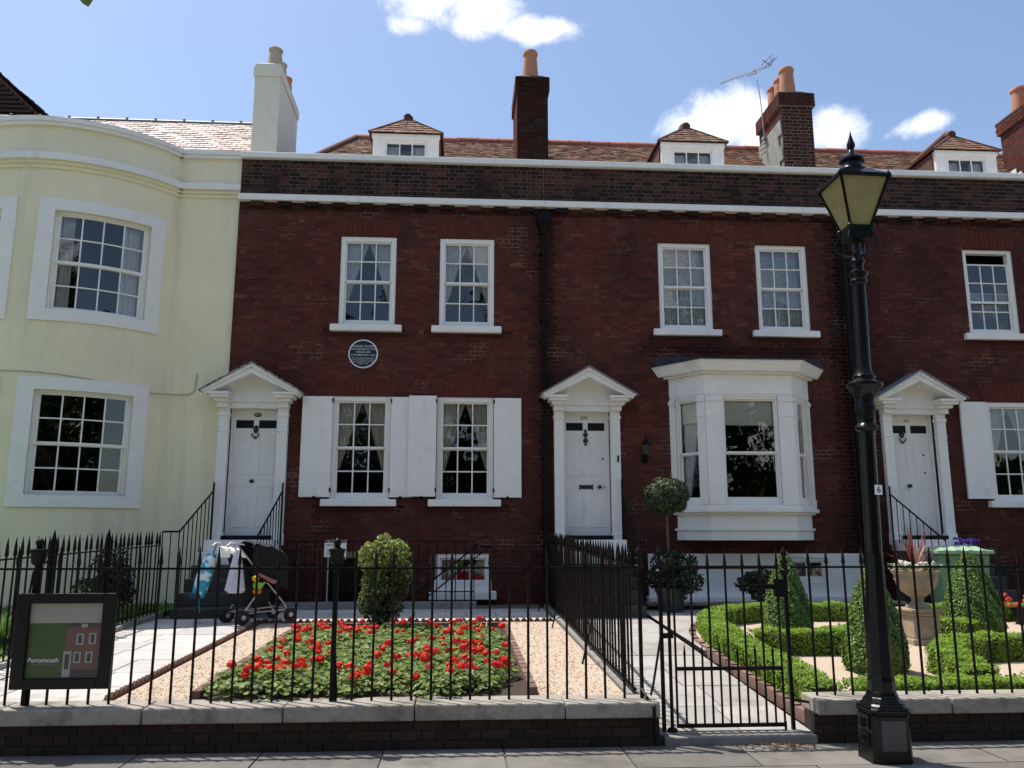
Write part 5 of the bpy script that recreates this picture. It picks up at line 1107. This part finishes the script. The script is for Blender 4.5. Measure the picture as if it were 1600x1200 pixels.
def shrubby(name, label, c, r, n, cols, seed, size=.06, m='leafdark', stem=True, sq=.8, cat='shrub', group=None, asp=.5):
    s = root(name, (c[0], c[1], c[3]), label, cat, group); g = np.random.default_rng(seed); d = g.normal(0, 1, (n, 3)); d /= np.linalg.norm(d, axis=1)[:, None]
    cl = g.normal(0, .55, (9, 3)); cl /= np.maximum(1, np.linalg.norm(cl, axis=1))[:, None]; k = g.integers(0, 9, n)
    P = np.array(c[:3]) + (cl[k] * .62 + d * .42 * g.uniform(.4, 1, n)[:, None] ** .5) * np.array([r, r, r * sq]); leafmesh('foliage', P, d, size, M[m], cols, s, asp, .6, rs=g)
    if stem:
        mb = MB()
        for q in cl[:5]: mb.tube([(c[0], c[1], c[3]), (c[0] + q[0] * r * .2, c[1] + q[1] * r * .2, c[2] - r * sq * .4), tuple(np.array(c[:3]) + q * r * .6)], [.016, .012, .006], 5)
        build('stem', mb, M['trunk'], s)
    return s
DK = [(.022, .035, .016), (.03, .045, .02), (.018, .03, .014), (.045, .065, .03)]
shrubby('dark_shrub', 'dark spreading shrub against the white basement wall by the steps', (3.30, -1.65, .98, .40), .55, 2600, DK, 21, .07, sq=.75)
shrubby('dark_shrub', 'low dark shrub behind the cone by the entrance path', (4.55, -1.75, .88, .40), .40, 1500, DK, 22, .07, sq=.7)
# variegated shrub in the geranium bed
vs_ = root('variegated_shrub', (-1.0, -3.35, gz(-3.35)), 'yellow-green variegated shrub growing at the back of the geraniums', 'shrub'); g = np.random.default_rng(31)
cl = [(-.97, -3.35, 1.28, .30, 1500), (-.78, -3.42, 1.36, .24, 900), (-1.17, -3.38, 1.34, .22, 800), (-.70, -3.3, 1.12, .20, 500), (-1.12, -3.40, 1.02, .20, 700), (-1.16, -3.45, .80, .20, 700), (-.92, -3.30, .95, .26, 800), (-1.02, -3.4, .62, .16, 350), (-.98, -3.35, 1.50, .16, 350), (-.82, -3.32, .75, .18, 350)]
P = []; Nn = []; C_ = []
for x, y, z, r, n in cl:
    d = g.normal(0, 1, (n, 3)); d /= np.linalg.norm(d, axis=1)[:, None]; P.append(np.array([x, y, z]) + d * (r * g.uniform(.35, 1.08, n) ** .6)[:, None]); Nn.append(d)
for q in range(34):                                        # upright shoots that break the outline
    a = g.uniform(0, 6.28); rr = .34 * math.sqrt(g.uniform(0, 1)); zb = 1.38 - .55 * rr + g.uniform(-.5, .05) * (rr > .2); n = 26; t_ = g.uniform(0, 1, n); d = g.normal(0, 1, (n, 3)); d /= np.linalg.norm(d, axis=1)[:, None]; hgt = g.uniform(.12, .24); P.append(np.stack([-.97 + rr * 1.15 * np.cos(a) * (1 + .12 * t_), -3.36 + rr * .9 * np.sin(a) + 0 * t_, zb + hgt * t_], 1) + d * .03); Nn.append(d)
P = np.concatenate(P); P[:, 2] -= .05; P[:, 0] = -.97 + (P[:, 0] + .97) * .80; Nn = np.concatenate(Nn); hi = P[:, 2] + .25 * (-(P[:, 0] + 1.0)) > 1.02 + g.normal(0, .2, len(P))  # top and left leaves coloured paler, sunlight put into the variegated foliage
leafmesh('sun_tinted_foliage', P[hi], Nn[hi], .05, M['leaf'], [(.24, .29, .05), (.32, .34, .10), (.16, .23, .05), (.12, .18, .05), (.38, .38, .18)], vs_, .55, .7, rs=g)
leafmesh('shade_tinted_foliage', P[~hi], Nn[~hi], .05, M['leaf'], [(.05, .085, .025), (.08, .12, .035), (.035, .06, .02), (.26, .27, .12), (.06, .09, .03)], vs_, .55, .7, rs=g)
mb = MB()
for q in cl[:7]: mb.tube([(-1.0, -3.35, gz(-3.3)), (-1.0 + (q[0] + 1) * .4, -3.36, .6), q[:3]], [.022, .016, .007], 6)
build('stem', mb, M['trunk'], vs_)
# geraniums: a few moulds, many plants
GER = [(.18, .26, .06), (.23, .32, .085), (.12, .19, .05), (.29, .38, .13), (.19, .28, .085)]
moulds = []
for k in range(5):
    g = np.random.default_rng(60 + k); mb = MB(); n = 165
    for i in range(n):
        a = g.uniform(0, 6.283); q = math.sqrt(g.uniform(0, 1)); rr = .25 * q; zz = .235 * math.sqrt(max(0, 1 - .85 * q * q)) * g.uniform(.5, 1.1); c = Vector((rr * math.cos(a), rr * math.sin(a), zz)); nn = (Vector((math.cos(a) * q * .8, math.sin(a) * q * .8, 1)) + Vector(g.normal(0, .30, 3))).normalized(); t = nn.orthogonal().normalized(); b = nn.cross(t); s = g.uniform(.017, .038)
        col = np.array(GER[g.integers(0, 5)]) * g.uniform(.6, 1.25); col = np.array((.36, .33, .08)) if g.random() < .035 else col; mb.cur = tuple(col); ring_ = [c + (t * math.cos(h) + b * math.sin(h)) * s * (1 + .12 * math.sin(3 * h + i)) + nn * s * .28 for h in [R(20 + 53 * j) for j in range(7)]]
        for j in range(6): mb.face(c, ring_[j], ring_[j + 1])
    moulds.append(shared(mb, 'foliage', M['leaf']))
heads = []
for k in range(4):
    g = np.random.default_rng(80 + k); mb = MB()
    for i in range(30):
        d = Vector(g.normal(0, 1, 3)); d.z = abs(d.z) * .9 - .15; d.normalize(); c = d * .040 * g.uniform(.8, 1.1) + Vector((0, 0, .012)); t = d.orthogonal().normalized(); b = d.cross(t); s = g.uniform(.014, .021); a0 = g.uniform(0, 6)
        mb.cur = tuple(np.array((.86, .042, .014) if k != 3 else (.82, .03, .04)) * g.uniform(.75, 1.1)); r_ = [c + (t * math.cos(a0 + h) + b * math.sin(a0 + h)) * s + d * s * .2 for h in [R(72 * j) for j in range(5)]]; mb.face(*r_)
    mb.cur = (.10, .17, .05); mb.tube([(0, 0, -.16), (.004, .003, .0)], .0032, 4); heads.append(shared(mb, 'flower_head', M['petal']))
r = random.Random(17); ng = 0
for j in range(13):
    for i in range(9):
        x = -1.80 + i * .27 + (.14 if j % 2 else 0) + r.uniform(-.05, .05); y = -7.24 + j * .31 + r.uniform(-.06, .06)
        if x > .36 or y > -3.55: continue
        if (x + .35) ** 2 / .09 + (y + 4.55) ** 2 / .05 < 1: continue                        # a gap of bare earth in the bed
        z = gz(y); s = r.uniform(.82, 1.12) * (.86 if y > -4.3 else 1)
        zone = 'at the front edge' if y < -6.7 else 'at the back edge' if y < -3.2 and y > -3.9 else 'in the middle'
        q = root('geranium', (x, y, z), 'red geranium plant %s of the flower bed' % zone, 'geranium', 'geraniums ' + zone + ' of the bed'); place('foliage', r.choice(moulds), (x, y, z), q, rz=r.uniform(0, 6), sc=(s, s, s * r.uniform(.58, .76))); ng += 1
        dense = 1.0 + (.9 if x < -1.2 or x > -.25 else 0) + (.2 if y > -4.2 else 0) + (.45 if y < -5.9 else 0)
        for k in range(max(0, int(r.gauss(dense + .3, .8)))):
            a = r.uniform(0, 6.28); rr = .2 * math.sqrt(r.random()); place('flower_head', r.choice(heads), (x + rr * math.cos(a), y + rr * math.sin(a), z + (.135 + r.uniform(.0, .08)) * s), q, rz=r.uniform(0, 6), sc=r.uniform(.6, 1.1))

# ================================================================ urn, cordyline, bin and pots
un = root('stone_urn', (5.60, -4.3, rz(-4.3)), 'weathered stone urn on a square pedestal among the hedges', 'urn'); ux, uy, uz = 5.60, -4.3, rz(-4.3)
mb = MB()
for q, a, b in ((.22, -.03, .06), (.18, .06, .34), (.21, .34, .38), (.225, .38, .42)): mb.box(ux - q, ux + q, uy - q, uy + q, uz + a, uz + b)
build('pedestal', mb, M['urn'], un, bevel=.012)
mb = MB(); mb.lathe([(.16, .42), (.16, .45), (.10, .48), (.075, .51), (.085, .55), (.12, .57), (.19, .62), (.245, .69), (.27, .76), (.28, .77), (.275, .79), (.28, .83), (.31, .86), (.315, .885), (.29, .89), (.27, .85), (.1, .84)], ux, uy, uz, 28); build('bowl', mb, M['urn'], un, smooth=True, auto=35)
un.scale = (.9, .9, .97)
cd_ = root('cordyline', (ux, uy, uz + .85), 'spiky red-leaved plant growing in the stone urn', 'plant'); g = random.Random(8); mb = MB()
lf = 0
for i in range(26):
    a = g.uniform(0, 6.28); L = g.uniform(.4, .62); el = g.uniform(.15, 1.05); mb = MB(); w = .016; d = Vector((math.cos(a) * math.sin(el), math.sin(a) * math.sin(el), math.cos(el))); sdv = d.cross(Vector((0, 0, 1))).normalized() if abs(d.z) < .99 else Vector((1, 0, 0)); p0 = Vector((ux, uy, uz + .88)); pts = [p0 + d * L * t + Vector((0, 0, -.22 * L * math.sin(el) * t * t)) for t in (0, .3, .65, 1)]
    for k in range(3): w0, w1 = w * (.6, 1, .8, .05)[k], w * (.6, 1, .8, .05)[k + 1]; mb.face(pts[k] - sdv * w0, pts[k] + sdv * w0, pts[k + 1] + sdv * w1, pts[k + 1] - sdv * w1)
    build('leaf', mb, M['cordy'] if 'cordy' in M else M.setdefault('cordy', mat('red_cordyline_leaf', (.22, .055, .04), .5, .3, 12, objrand=[(0, (.16, .035, .03)), (.6, (.26, .07, .05)), (1, (.42, .22, .15))], trans=.35)), cd_)
wf = root('white_flowers', (ux, uy, uz + .86), 'white flowers trailing round the rim of the stone urn', 'flowers'); g = random.Random(9)
mb = MB()
for i in range(60): a = g.uniform(0, 6.28); q = g.uniform(.15, .30); mb.ball((ux + q * math.cos(a), uy + q * math.sin(a), uz + .905 + g.uniform(-.02, .05)), g.uniform(.018, .034), 6, 4)
build('blossom', mb, mat('white_petal', (.80, .72, .66), .6, .1, trans=.2), wf); g2 = np.random.default_rng(4); a = g2.uniform(0, 6.28, 300); q = g2.uniform(.05, .3, 300); leafmesh('foliage', np.stack([ux + q * np.cos(a), uy + q * np.sin(a), uz + .88 + g2.uniform(0, .06, 300)], 1), np.tile([0, 0, 1.], (300, 1)), .05, M['leafdark'], YEW, wf, .6, .7)
# wheeled bin
wb = root('wheeled_bin', (0, 0, 0), 'green wheeled bin with a paler lid behind the broad cone', 'bin')
mb = MB(); ring2 = lambda w, d, z: [(-w, -d, z), (w, -d, z), (w, d, z), (-w, d, z)]
mb.prism(ring2(.38, .25, .06), ring2(.44, .31, .93)); mb.prism(ring2(.455, .325, .93), ring2(.465, .335, .98)); build('body', mb, M['binplastic'], wb, bevel=.03)
mb = MB(); mb.grid(lambda u, v: (-.49 + .98 * u, -.37 + .74 * v, .985 + .075 * math.sin(math.pi * min(1, v * 1.0)) * (1 - (2 * u - 1) ** 4) + .012 * (1 if int(u * 9) % 2 else 0)), 18, 8); mb.box(-.49, .49, -.375, -.355, .945, .99); mb.box(-.49, -.475, -.36, .36, .95, .985); mb.box(.475, .49, -.36, .36, .95, .985); build('lid', mb, M['binlid'], wb)
mb = MB(); mb.tube([(-.36, .40, .90), (.36, .40, .90)], .018, 8); build('handle', mb, M['binplastic'], wb)
for s in (-1, 1): mb = MB(); mb.lathe([(.10, -.03), (.11, -.02), (.11, .02), (.10, .03)], 0, 0, 0, 16, M=Matrix.Translation((s * .34, .27, .11)) @ Matrix.Rotation(R(90), 4, 'Y')); build('wheel', mb, M['rubber'], wb)
wb.location = (7.72, -1.72, .365); wb.rotation_euler = (0, 0, R(-6)); wb.scale = (.86, .9, 1.0)
for (name, lab, x, y, z, fm, n_, sz) in (('potted_flowers', 'purple flowers in a dark pot above the green bin', 8.62, -.55, 1.36, 'purple', 26, .045), ('potted_flowers', 'pink-red flowers low beside the broad cone', 7.78, -3.05, .62, None, 18, .03)):
    p = root(name, (x, y, z - .25), lab, 'flowers'); mb = MB(); g = random.Random(int(x * 10)); mb.lathe([(.09, 0), (.12, .2), (.13, .2), (.13, .23), (.1, .22)], x, y, z - .25, 14); build('pot', mb, M['black'], p, smooth=True); mb = MB()
    for i in range(n_): mb.ball((x + g.uniform(-.2, .2), y + g.uniform(-.1, .1), z + .06 + g.uniform(-.06, .1)), sz * g.uniform(.7, 1.2), 6, 4)
    build('blossom', mb, M['purple'] if fm else mat('coral_petal', (.62, .07, .06), .6, .1, trans=.2), p)
mb = MB(); mb.box(8.3, 9.2, -.75, -.35, .36, 1.11); tag(build('planter_stand', mb, M['cloth'], None, bevel=.02), 'dark stand under the purple flowers by the steps', 'stand')
# planting in the cream house garden
g = np.random.default_rng(40); n = 9000; X = g.uniform(-8.5, -4.5, n); Y = g.uniform(-7.3, -.6, n); z = np.array([gz(y) for y in Y]) + .05
P = np.stack([X, Y, z + g.uniform(0, .06, n)], 1); tag(leafmesh('lawn_grass', P, np.stack([g.normal(0, 1, n), g.normal(0, 1, n), np.zeros(n)], 1), .13, M['grass'], [(.13, .23, .04), (.17, .27, .06), (.22, .27, .09)], None, .16, .2, rs=g), kind='stuff')
s = shrubby('flowering_shrub', 'dark shrub dotted with pale blue flowers behind the boundary fence', (-5.05, -2.1, .95, .42), .58, 3200, DK, 41, .06, sq=.95)
mb = MB(); gg = random.Random(5)
for i in range(60): mb.ball((-5.05 + gg.gauss(0, .26), -2.25 + gg.gauss(0, .25), 1.12 + gg.gauss(0, .24)), .014, 6, 4)
build('blossom', mb, mat('pale_blue_petal', (.35, .38, .62), .6), s)
for k, (x, y, hh, lab) in enumerate(((-4.95, -3.4, .75, 'tuft of pale dry grass behind the boundary fence'), (-4.85, -5.0, .6, 'tuft of fresh green grass close to the poster board'))):
    t = root('grass_tuft', (x, y, gz(y)), lab, 'grass tuft'); n = 420; a = g.uniform(0, 6.28, n); q = g.uniform(0, .10, n); mb = MB()
    for i in range(n):
        l = hh * g.uniform(.5, 1); e = g.uniform(.05, .55); d = Vector((math.cos(a[i]) * math.sin(e), math.sin(a[i]) * math.sin(e), math.cos(e))); p = Vector((x + q[i] * math.cos(a[i]), y + q[i] * math.sin(a[i]), gz(y))); sv = Vector((-math.sin(a[i]), math.cos(a[i]), 0)) * .005; m1 = p + d * l * .6; tip = p + d * l + Vector((d.x, d.y, -.6)) * l * .25
        mb.cur = tuple(np.array(((.30, .30, .16), (.22, .26, .10)) if k == 0 else ((.14, .26, .05), (.10, .2, .04)))[i % 2] * g.uniform(.7, 1.2)); mb.face(p - sv, p + sv, m1 + sv, m1 - sv); mb.face(m1 - sv, m1 + sv, tip)
    build('blades', mb, M['grass'], t)

# ================================================================ pushchair with its bags
pm = root('pushchair', (0, 0, 0), 'black folding pushchair loaded with bags beside the steps', 'pushchair')
def wheel(x, y, r=.095):
    X = Matrix.Translation((x, y, r)) @ Matrix.Rotation(R(90), 4, 'X'); mb = MB(); mb.lathe([(r * .72, -.018), (r * .95, -.02), (r, -.01), (r, .01), (r * .95, .02), (r * .72, .018)], 0, 0, 0, 20, M=X); w = build('wheel', mb, M['rubber'], pm, smooth=True)
    mb = MB(); mb.lathe([(.018, -.026), (.02, -.02), (r * .70, -.012), (r * .70, .012), (.02, .02), (.018, .026)], 0, 0, 0, 16, M=X); build('hub', mb, M['galv'], w)
for x, y in ((-.30, -.27), (-.30, -.20), (-.30, .20), (-.30, .27), (.40, -.25), (.40, .25)): wheel(x, y)
mb = MB()
for s in (-1, 1):
    y = .225 * s; mb.tube([(.40, y, .10), (.30, y, .26), (-.20, y, .80), (-.34, y, .96), (-.43, y, 1.05), (-.50, y, 1.07), (-.55, y, 1.03)], .0125, 8); mb.tube([(-.30, y, .10), (-.24, y, .20), (.06, y, .62)], .0125, 8); mb.tube([(-.30, y, .14), (.38, y, .17)], .010, 6)
for a, b in (((-.30, -.225, .15), (-.05, .225, .17)), ((-.30, .225, .15), (-.05, -.225, .17)), ((-.30, -.24, .15), (-.30, .24, .15)), ((.36, -.225, .18), (.36, .225, .18))): mb.tube([a, b], .009, 6)
build('frame', mb, M['alum'], pm, smooth=True)
for s in (-1, 1): mb = MB(); mb.tube([(-.45, .225 * s, 1.055), (-.51, .225 * s, 1.068), (-.56, .225 * s, 1.025)], .02, 8); build('handle_grip', mb, mat('pale_grip', (.6, .5, .52), .5), pm, smooth=True)
mb = MB(); prof = [(-.34, .86), (-.36, .90), (-.20, .46), (.14, .40), (.16, .44), (-.12, .52)]; mb.prism([(x, -.21, z) for x, z in prof], [(x, .21, z) for x, z in prof]); build('seat', mb, M['cloth'], pm, bevel=.02)
mb = MB(); mb.grid(lambda u, v: (-.20 + .54 * math.sin(u * 1.5) + .03 * math.sin(v * 9), -.25 + .50 * v, .76 + .33 * math.cos(u * 1.3) + .025 * math.sin(u * 22) * (1 - u) - .05 * (2 * v - 1) ** 2), 20, 12); mb.grid(lambda u, v: (-.20 + .54 * math.sin(u * 1.5), -.25, (.76 + .33 * math.cos(u * 1.3) - .05) * (1 - v) + (.60 - .2 * u) * v), 16, 3); mb.grid(lambda u, v: (-.20 + .54 * math.sin(u * 1.5), .25, (.76 + .33 * math.cos(u * 1.3) - .05) * (1 - v) + (.45 - .2 * u) * v), 16, 3); build('canopy', mb, M['cloth'], pm, smooth=True)
mb = MB(); mb.grid(lambda u, v: (.10 + .22 * u, -.24 + .48 * v, .62 - .38 * u), 6, 6); build('leg_cover', mb, M['cloth'], pm)
mb = MB(); mb.prism([(-.34, -.21, .54), (.12, -.21, .46), (.12, .21, .46), (-.34, .21, .54)], [(-.30, -.18, .25), (.10, -.18, .24), (.10, .18, .24), (-.30, .18, .25)]); build('shopping_basket', mb, M['cloth'], pm, bevel=.02)
PMX = Matrix.Translation((-2.80, -2.44, gz(-2.4) + .014)) @ Matrix.Rotation(R(40), 4, 'Z'); pm.matrix_world = PMX
def hung(o, mbf=None): o.location = PMX @ o.location; o.rotation_euler = (0, 0, R(40)); return o
bp = root('backpack', (-.60, .40, .40), 'blue and white patterned backpack hanging from the pushchair handle', 'backpack')
mb = MB(); mb.grid(lambda u, v: (-.62 + .10 * v + .10 * math.cos(u * 6.283) * (1 - .5 * abs(2 * v - 1) ** 3), .46 - .12 * v + .15 * math.sin(u * 6.283) * (1 - .35 * v ** 3), .34 + .58 * v), 22, 12); mb.lathe([(.01, 0), (.07, .0)], -.52, .34, .915, 12); mb.lathe([(.07, 0), (.01, 0)], -.62, .46, .342, 12); build('bag', mb, M['bluebag'], bp, smooth=True)
mb = MB(); mb.box(-.71, -.53, .32, .58, .32, .40); build('base_panel', mb, mat('dark_teal_nylon', (.01, .06, .09), .7), bp, bevel=.03)
mb = MB(); mb.tube([(-.52, .32, .86), (-.50, .26, 1.02), (-.50, .225, 1.07)], .012, 6); mb.tube([(-.62, .40, .36), (-.63, .39, .24), (-.61, .38, .14)], .010, 5); mb.tube([(-.60, .52, .36), (-.59, .53, .25), (-.61, .54, .12)], .010, 5); build('strap', mb, mat('blue_strap', (.02, .25, .36), .7), bp); hung(bp)
cb = root('carrier_bag', (-.46, -.32, .40), 'crumpled clear white carrier bag hanging on the pushchair', 'bag')
mb = MB(); mb.grid(lambda u, v: (-.44 + (.03 + .10 * v ** .7) * math.cos(u * 6.283) * (1 + .15 * math.sin(u * 31)), -.30 + (.02 + .08 * v ** .7) * math.sin(u * 6.283) * (1 + .2 * math.sin(u * 25 + 1)), .98 - .52 * v - .03 * math.sin(v * 3.1)), 30, 12); mb.lathe([(.13, 0), (.1, -.035), (.01, -.04)], -.44, -.30, .46, 12, sy=.75); build('bag', mb, M['plastic'], cb, smooth=True); mb = MB(); mb.tube([(-.44, -.29, .96), (-.48, -.225, 1.06), (-.45, -.27, .96)], .008, 5); build('handle', mb, M['plastic'], cb); hung(cb)
wc = root('muslin_cloth', (-.42, -.05, .85), 'white cloth draped over the pushchair handles', 'cloth')
mb = MB(); mb.grid(lambda u, v: (-.50 + .26 * u + .02 * math.sin(v * 14), -.20 + .34 * v, 1.00 - .12 * u * u - .03 * math.sin(u * 8 + v * 5)), 12, 12); mb.grid(lambda u, v: (-.50 - .02 * math.sin(v * 20), -.20 + .34 * v, 1.00 - .12 * u), 4, 12); build('fold', mb, M['curtain'], wc, smooth=True); hung(wc)
ty = root('soft_toy', (-.15, -.32, .42), 'small yellow and lime soft toy hanging on the pushchair', 'toy')
for nm, c, q, m_ in (('head', (-.17, -.30, .60), .045, 'yellow'), ('body', (-.14, -.30, .51), .055, 'lime'), ('foot', (-.17, -.31, .43), .032, 'orange'), ('foot', (-.11, -.31, .43), .03, 'orange'), ('arm', (-.08, -.31, .52), .028, 'lime')): mb = MB(); mb.ball(c, q, 12, 8); build(nm, mb, M[m_], ty, smooth=True)
hung(ty)
rb_ = root('rolled_umbrella', (.05, -.29, .5), 'rolled dusty pink umbrella strapped to the pushchair', 'umbrella'); mb = MB(); mb.tube([(-.12, -.27, .66), (.12, -.29, .54)], [.02, .03], 8); build('canopy', mb, M['pink'], rb_, smooth=True); mb = MB(); mb.tube([(.12, -.29, .54), (.19, -.29, .57)], .008, 6); build('handle', mb, M['galv'], rb_); hung(rb_)

# ================================================================ trees over the road, and the one above the camera
TREE = [(.035, .065, .018), (.05, .085, .022), (.028, .05, .016), (.065, .10, .03)]
def tree(x, y, h, r, label, seed, n=9000, size=.42, zc=None, flat=1.0):
    g = np.random.default_rng(seed); t = root('street_tree', (x, y, 0), label, 'tree', 'street trees'); h *= 1.14; zc = zc or h * .52
    k = 26; d = g.normal(0, 1, (k, 3)); d /= np.linalg.norm(d, axis=1)[:, None]; cc = np.array([x, y, zc]) + d * (r * g.uniform(.35, .85, k))[:, None] * np.array([1, 1, (h - zc) / r * .95]); i = g.integers(0, k, n); e = g.normal(0, 1, (n, 3)); e /= np.linalg.norm(e, axis=1)[:, None]
    P = cc[i] + e * (r * .36 * g.uniform(.2, 1, n) ** .45)[:, None]; leafmesh('crown', P, e, size, M['leaf'], TREE, t, .55, .7, rs=g)
    mb = MB(); mb.tube([(x, y, -.1), (x + .1, y, h * .25), (x, y + .1, h * .55)], [.28, .22, .12], 9)
    for q in cc[:9]: mb.tube([(x + .05, y, h * .3), tuple((np.array([x, y, h * .4]) + q) / 2 + np.array([0, 0, .3])), tuple(q)], [.12, .08, .03], 6)
    build('trunk', mb, M['bark'], t, smooth=True); return t
for i, (x, y, h, r, q) in enumerate(((-19, -33, 15.5, 5.0, 'broad tree across the road opposite the cream house'), (-10, -35, 16.3, 4.8, 'rounded tree across the road opposite the boundary fence'), (-2.5, -33, 15.2, 4.4, 'lower tree across the road opposite the geranium bed'), (5, -35, 16.5, 5.0, 'tall tree across the road opposite the gate'), (13, -33, 15.2, 5.0, 'spreading tree across the road opposite the street lamp'), (22, -35, 15.8, 5.0, 'last tree across the road beyond the street lamp'))): tree(x, y, h, r, q, 300 + i)
t = tree(-5.2, -17.2, 9.0, 3.0, 'tree on the near side of the road with one twig hanging down', 320, 4200, .2, 6.4)
tip = Vector((-1.386, -11.507, 3.53)); mb = MB(); mb.tube([(-4.2, -16.2, 5.6), (-2.9, -13.6, 5.2), (-1.75, -12.0, 4.6), (-1.42, -11.6, 4.0), tip + Vector((0, 0, .06))], [.05, .03, .018, .008, .003], 6); build('twig', mb, M['bark'], t)
for k, (dx, dy, dz, s, m) in enumerate(((0, 0, 0, .09, 0), (-.14, -.05, .22, .09, 1), (.12, .0, .30, .1, 2), (-.08, -.2, .48, .1, 1), (.1, -.3, .6, .1, 2), (-.25, -.6, .9, .1, 1))):
    p = tip + Vector((dx, dy, dz)); mb = MB(); a = (Vector((.25, -.1, -1)), Vector((-.7, -.1, -.5)), Vector((.7, 0, -.5)))[m].normalized(); sv = a.cross(Vector((0, 1, .2))).normalized(); nn = a.cross(sv); b = p + Vector((-.01, 0, .05)); pr = [(0, .0), (.25, .28), (.5, .33), (.78, .2), (1, 0)]; mb.cur = (.10, .19, .03)
    for q in range(4): mb.face(b + a * s * pr[q][0] + sv * s * pr[q][1] + nn * s * .08 * pr[q][1], b + a * s * pr[q + 1][0] + sv * s * pr[q + 1][1] + nn * s * .08 * pr[q + 1][1], b + a * s * pr[q + 1][0], b + a * s * pr[q][0]); mb.face(b + a * s * pr[q][0], b + a * s * pr[q + 1][0], b + a * s * pr[q + 1][0] - sv * s * pr[q + 1][1], b + a * s * pr[q][0] - sv * s * pr[q][1])
    build('leaf', mb, M['leaf'], t)

th = root('reflection_hedge', (0, -40, 0), 'tall dark hedge across the road behind the street trees', 'hedge'); g = np.random.default_rng(77)  # unseen hedge, added only to darken what the lower panes reflect
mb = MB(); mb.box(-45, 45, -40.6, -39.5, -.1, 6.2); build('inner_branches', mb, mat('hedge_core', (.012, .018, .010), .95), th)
n = 9000; P = np.stack([g.uniform(-45, 45, n), -39.4 + g.normal(0, .12, n), g.uniform(0, 6.6, n)], 1); leafmesh('foliage', P, np.tile([0, 1., .3], (n, 1)), .5, M['leafdark'], TREE, th, .6, .6, rs=g)

g = np.random.default_rng(91); n = 90; P = np.stack([2.45 + g.normal(0, .16, n), -7.82 + g.normal(0, .035, n), np.full(n, .012) + g.uniform(0, .012, n)], 1)
tag(leafmesh('fallen_leaves', P, np.tile([0, 0, 1.], (n, 1)), .035, M['leafdark'], [(.22, .13, .07), (.30, .19, .11), (.16, .09, .05)], None, .55, .5, rs=g), kind='stuff')
n = 60; P = np.stack([g.uniform(-2.6, 1.2, n), g.uniform(-7.35, -2.7, n), np.zeros(n)], 1); P[:, 2] = [gz(y) + .012 for y in P[:, 1]]
tag(leafmesh('fallen_petals', P, np.tile([0, 0, 1.], (n, 1)), .022, M['petal'], [(.7, .04, .02), (.5, .03, .02)], None, .7, .4, rs=g), kind='stuff')
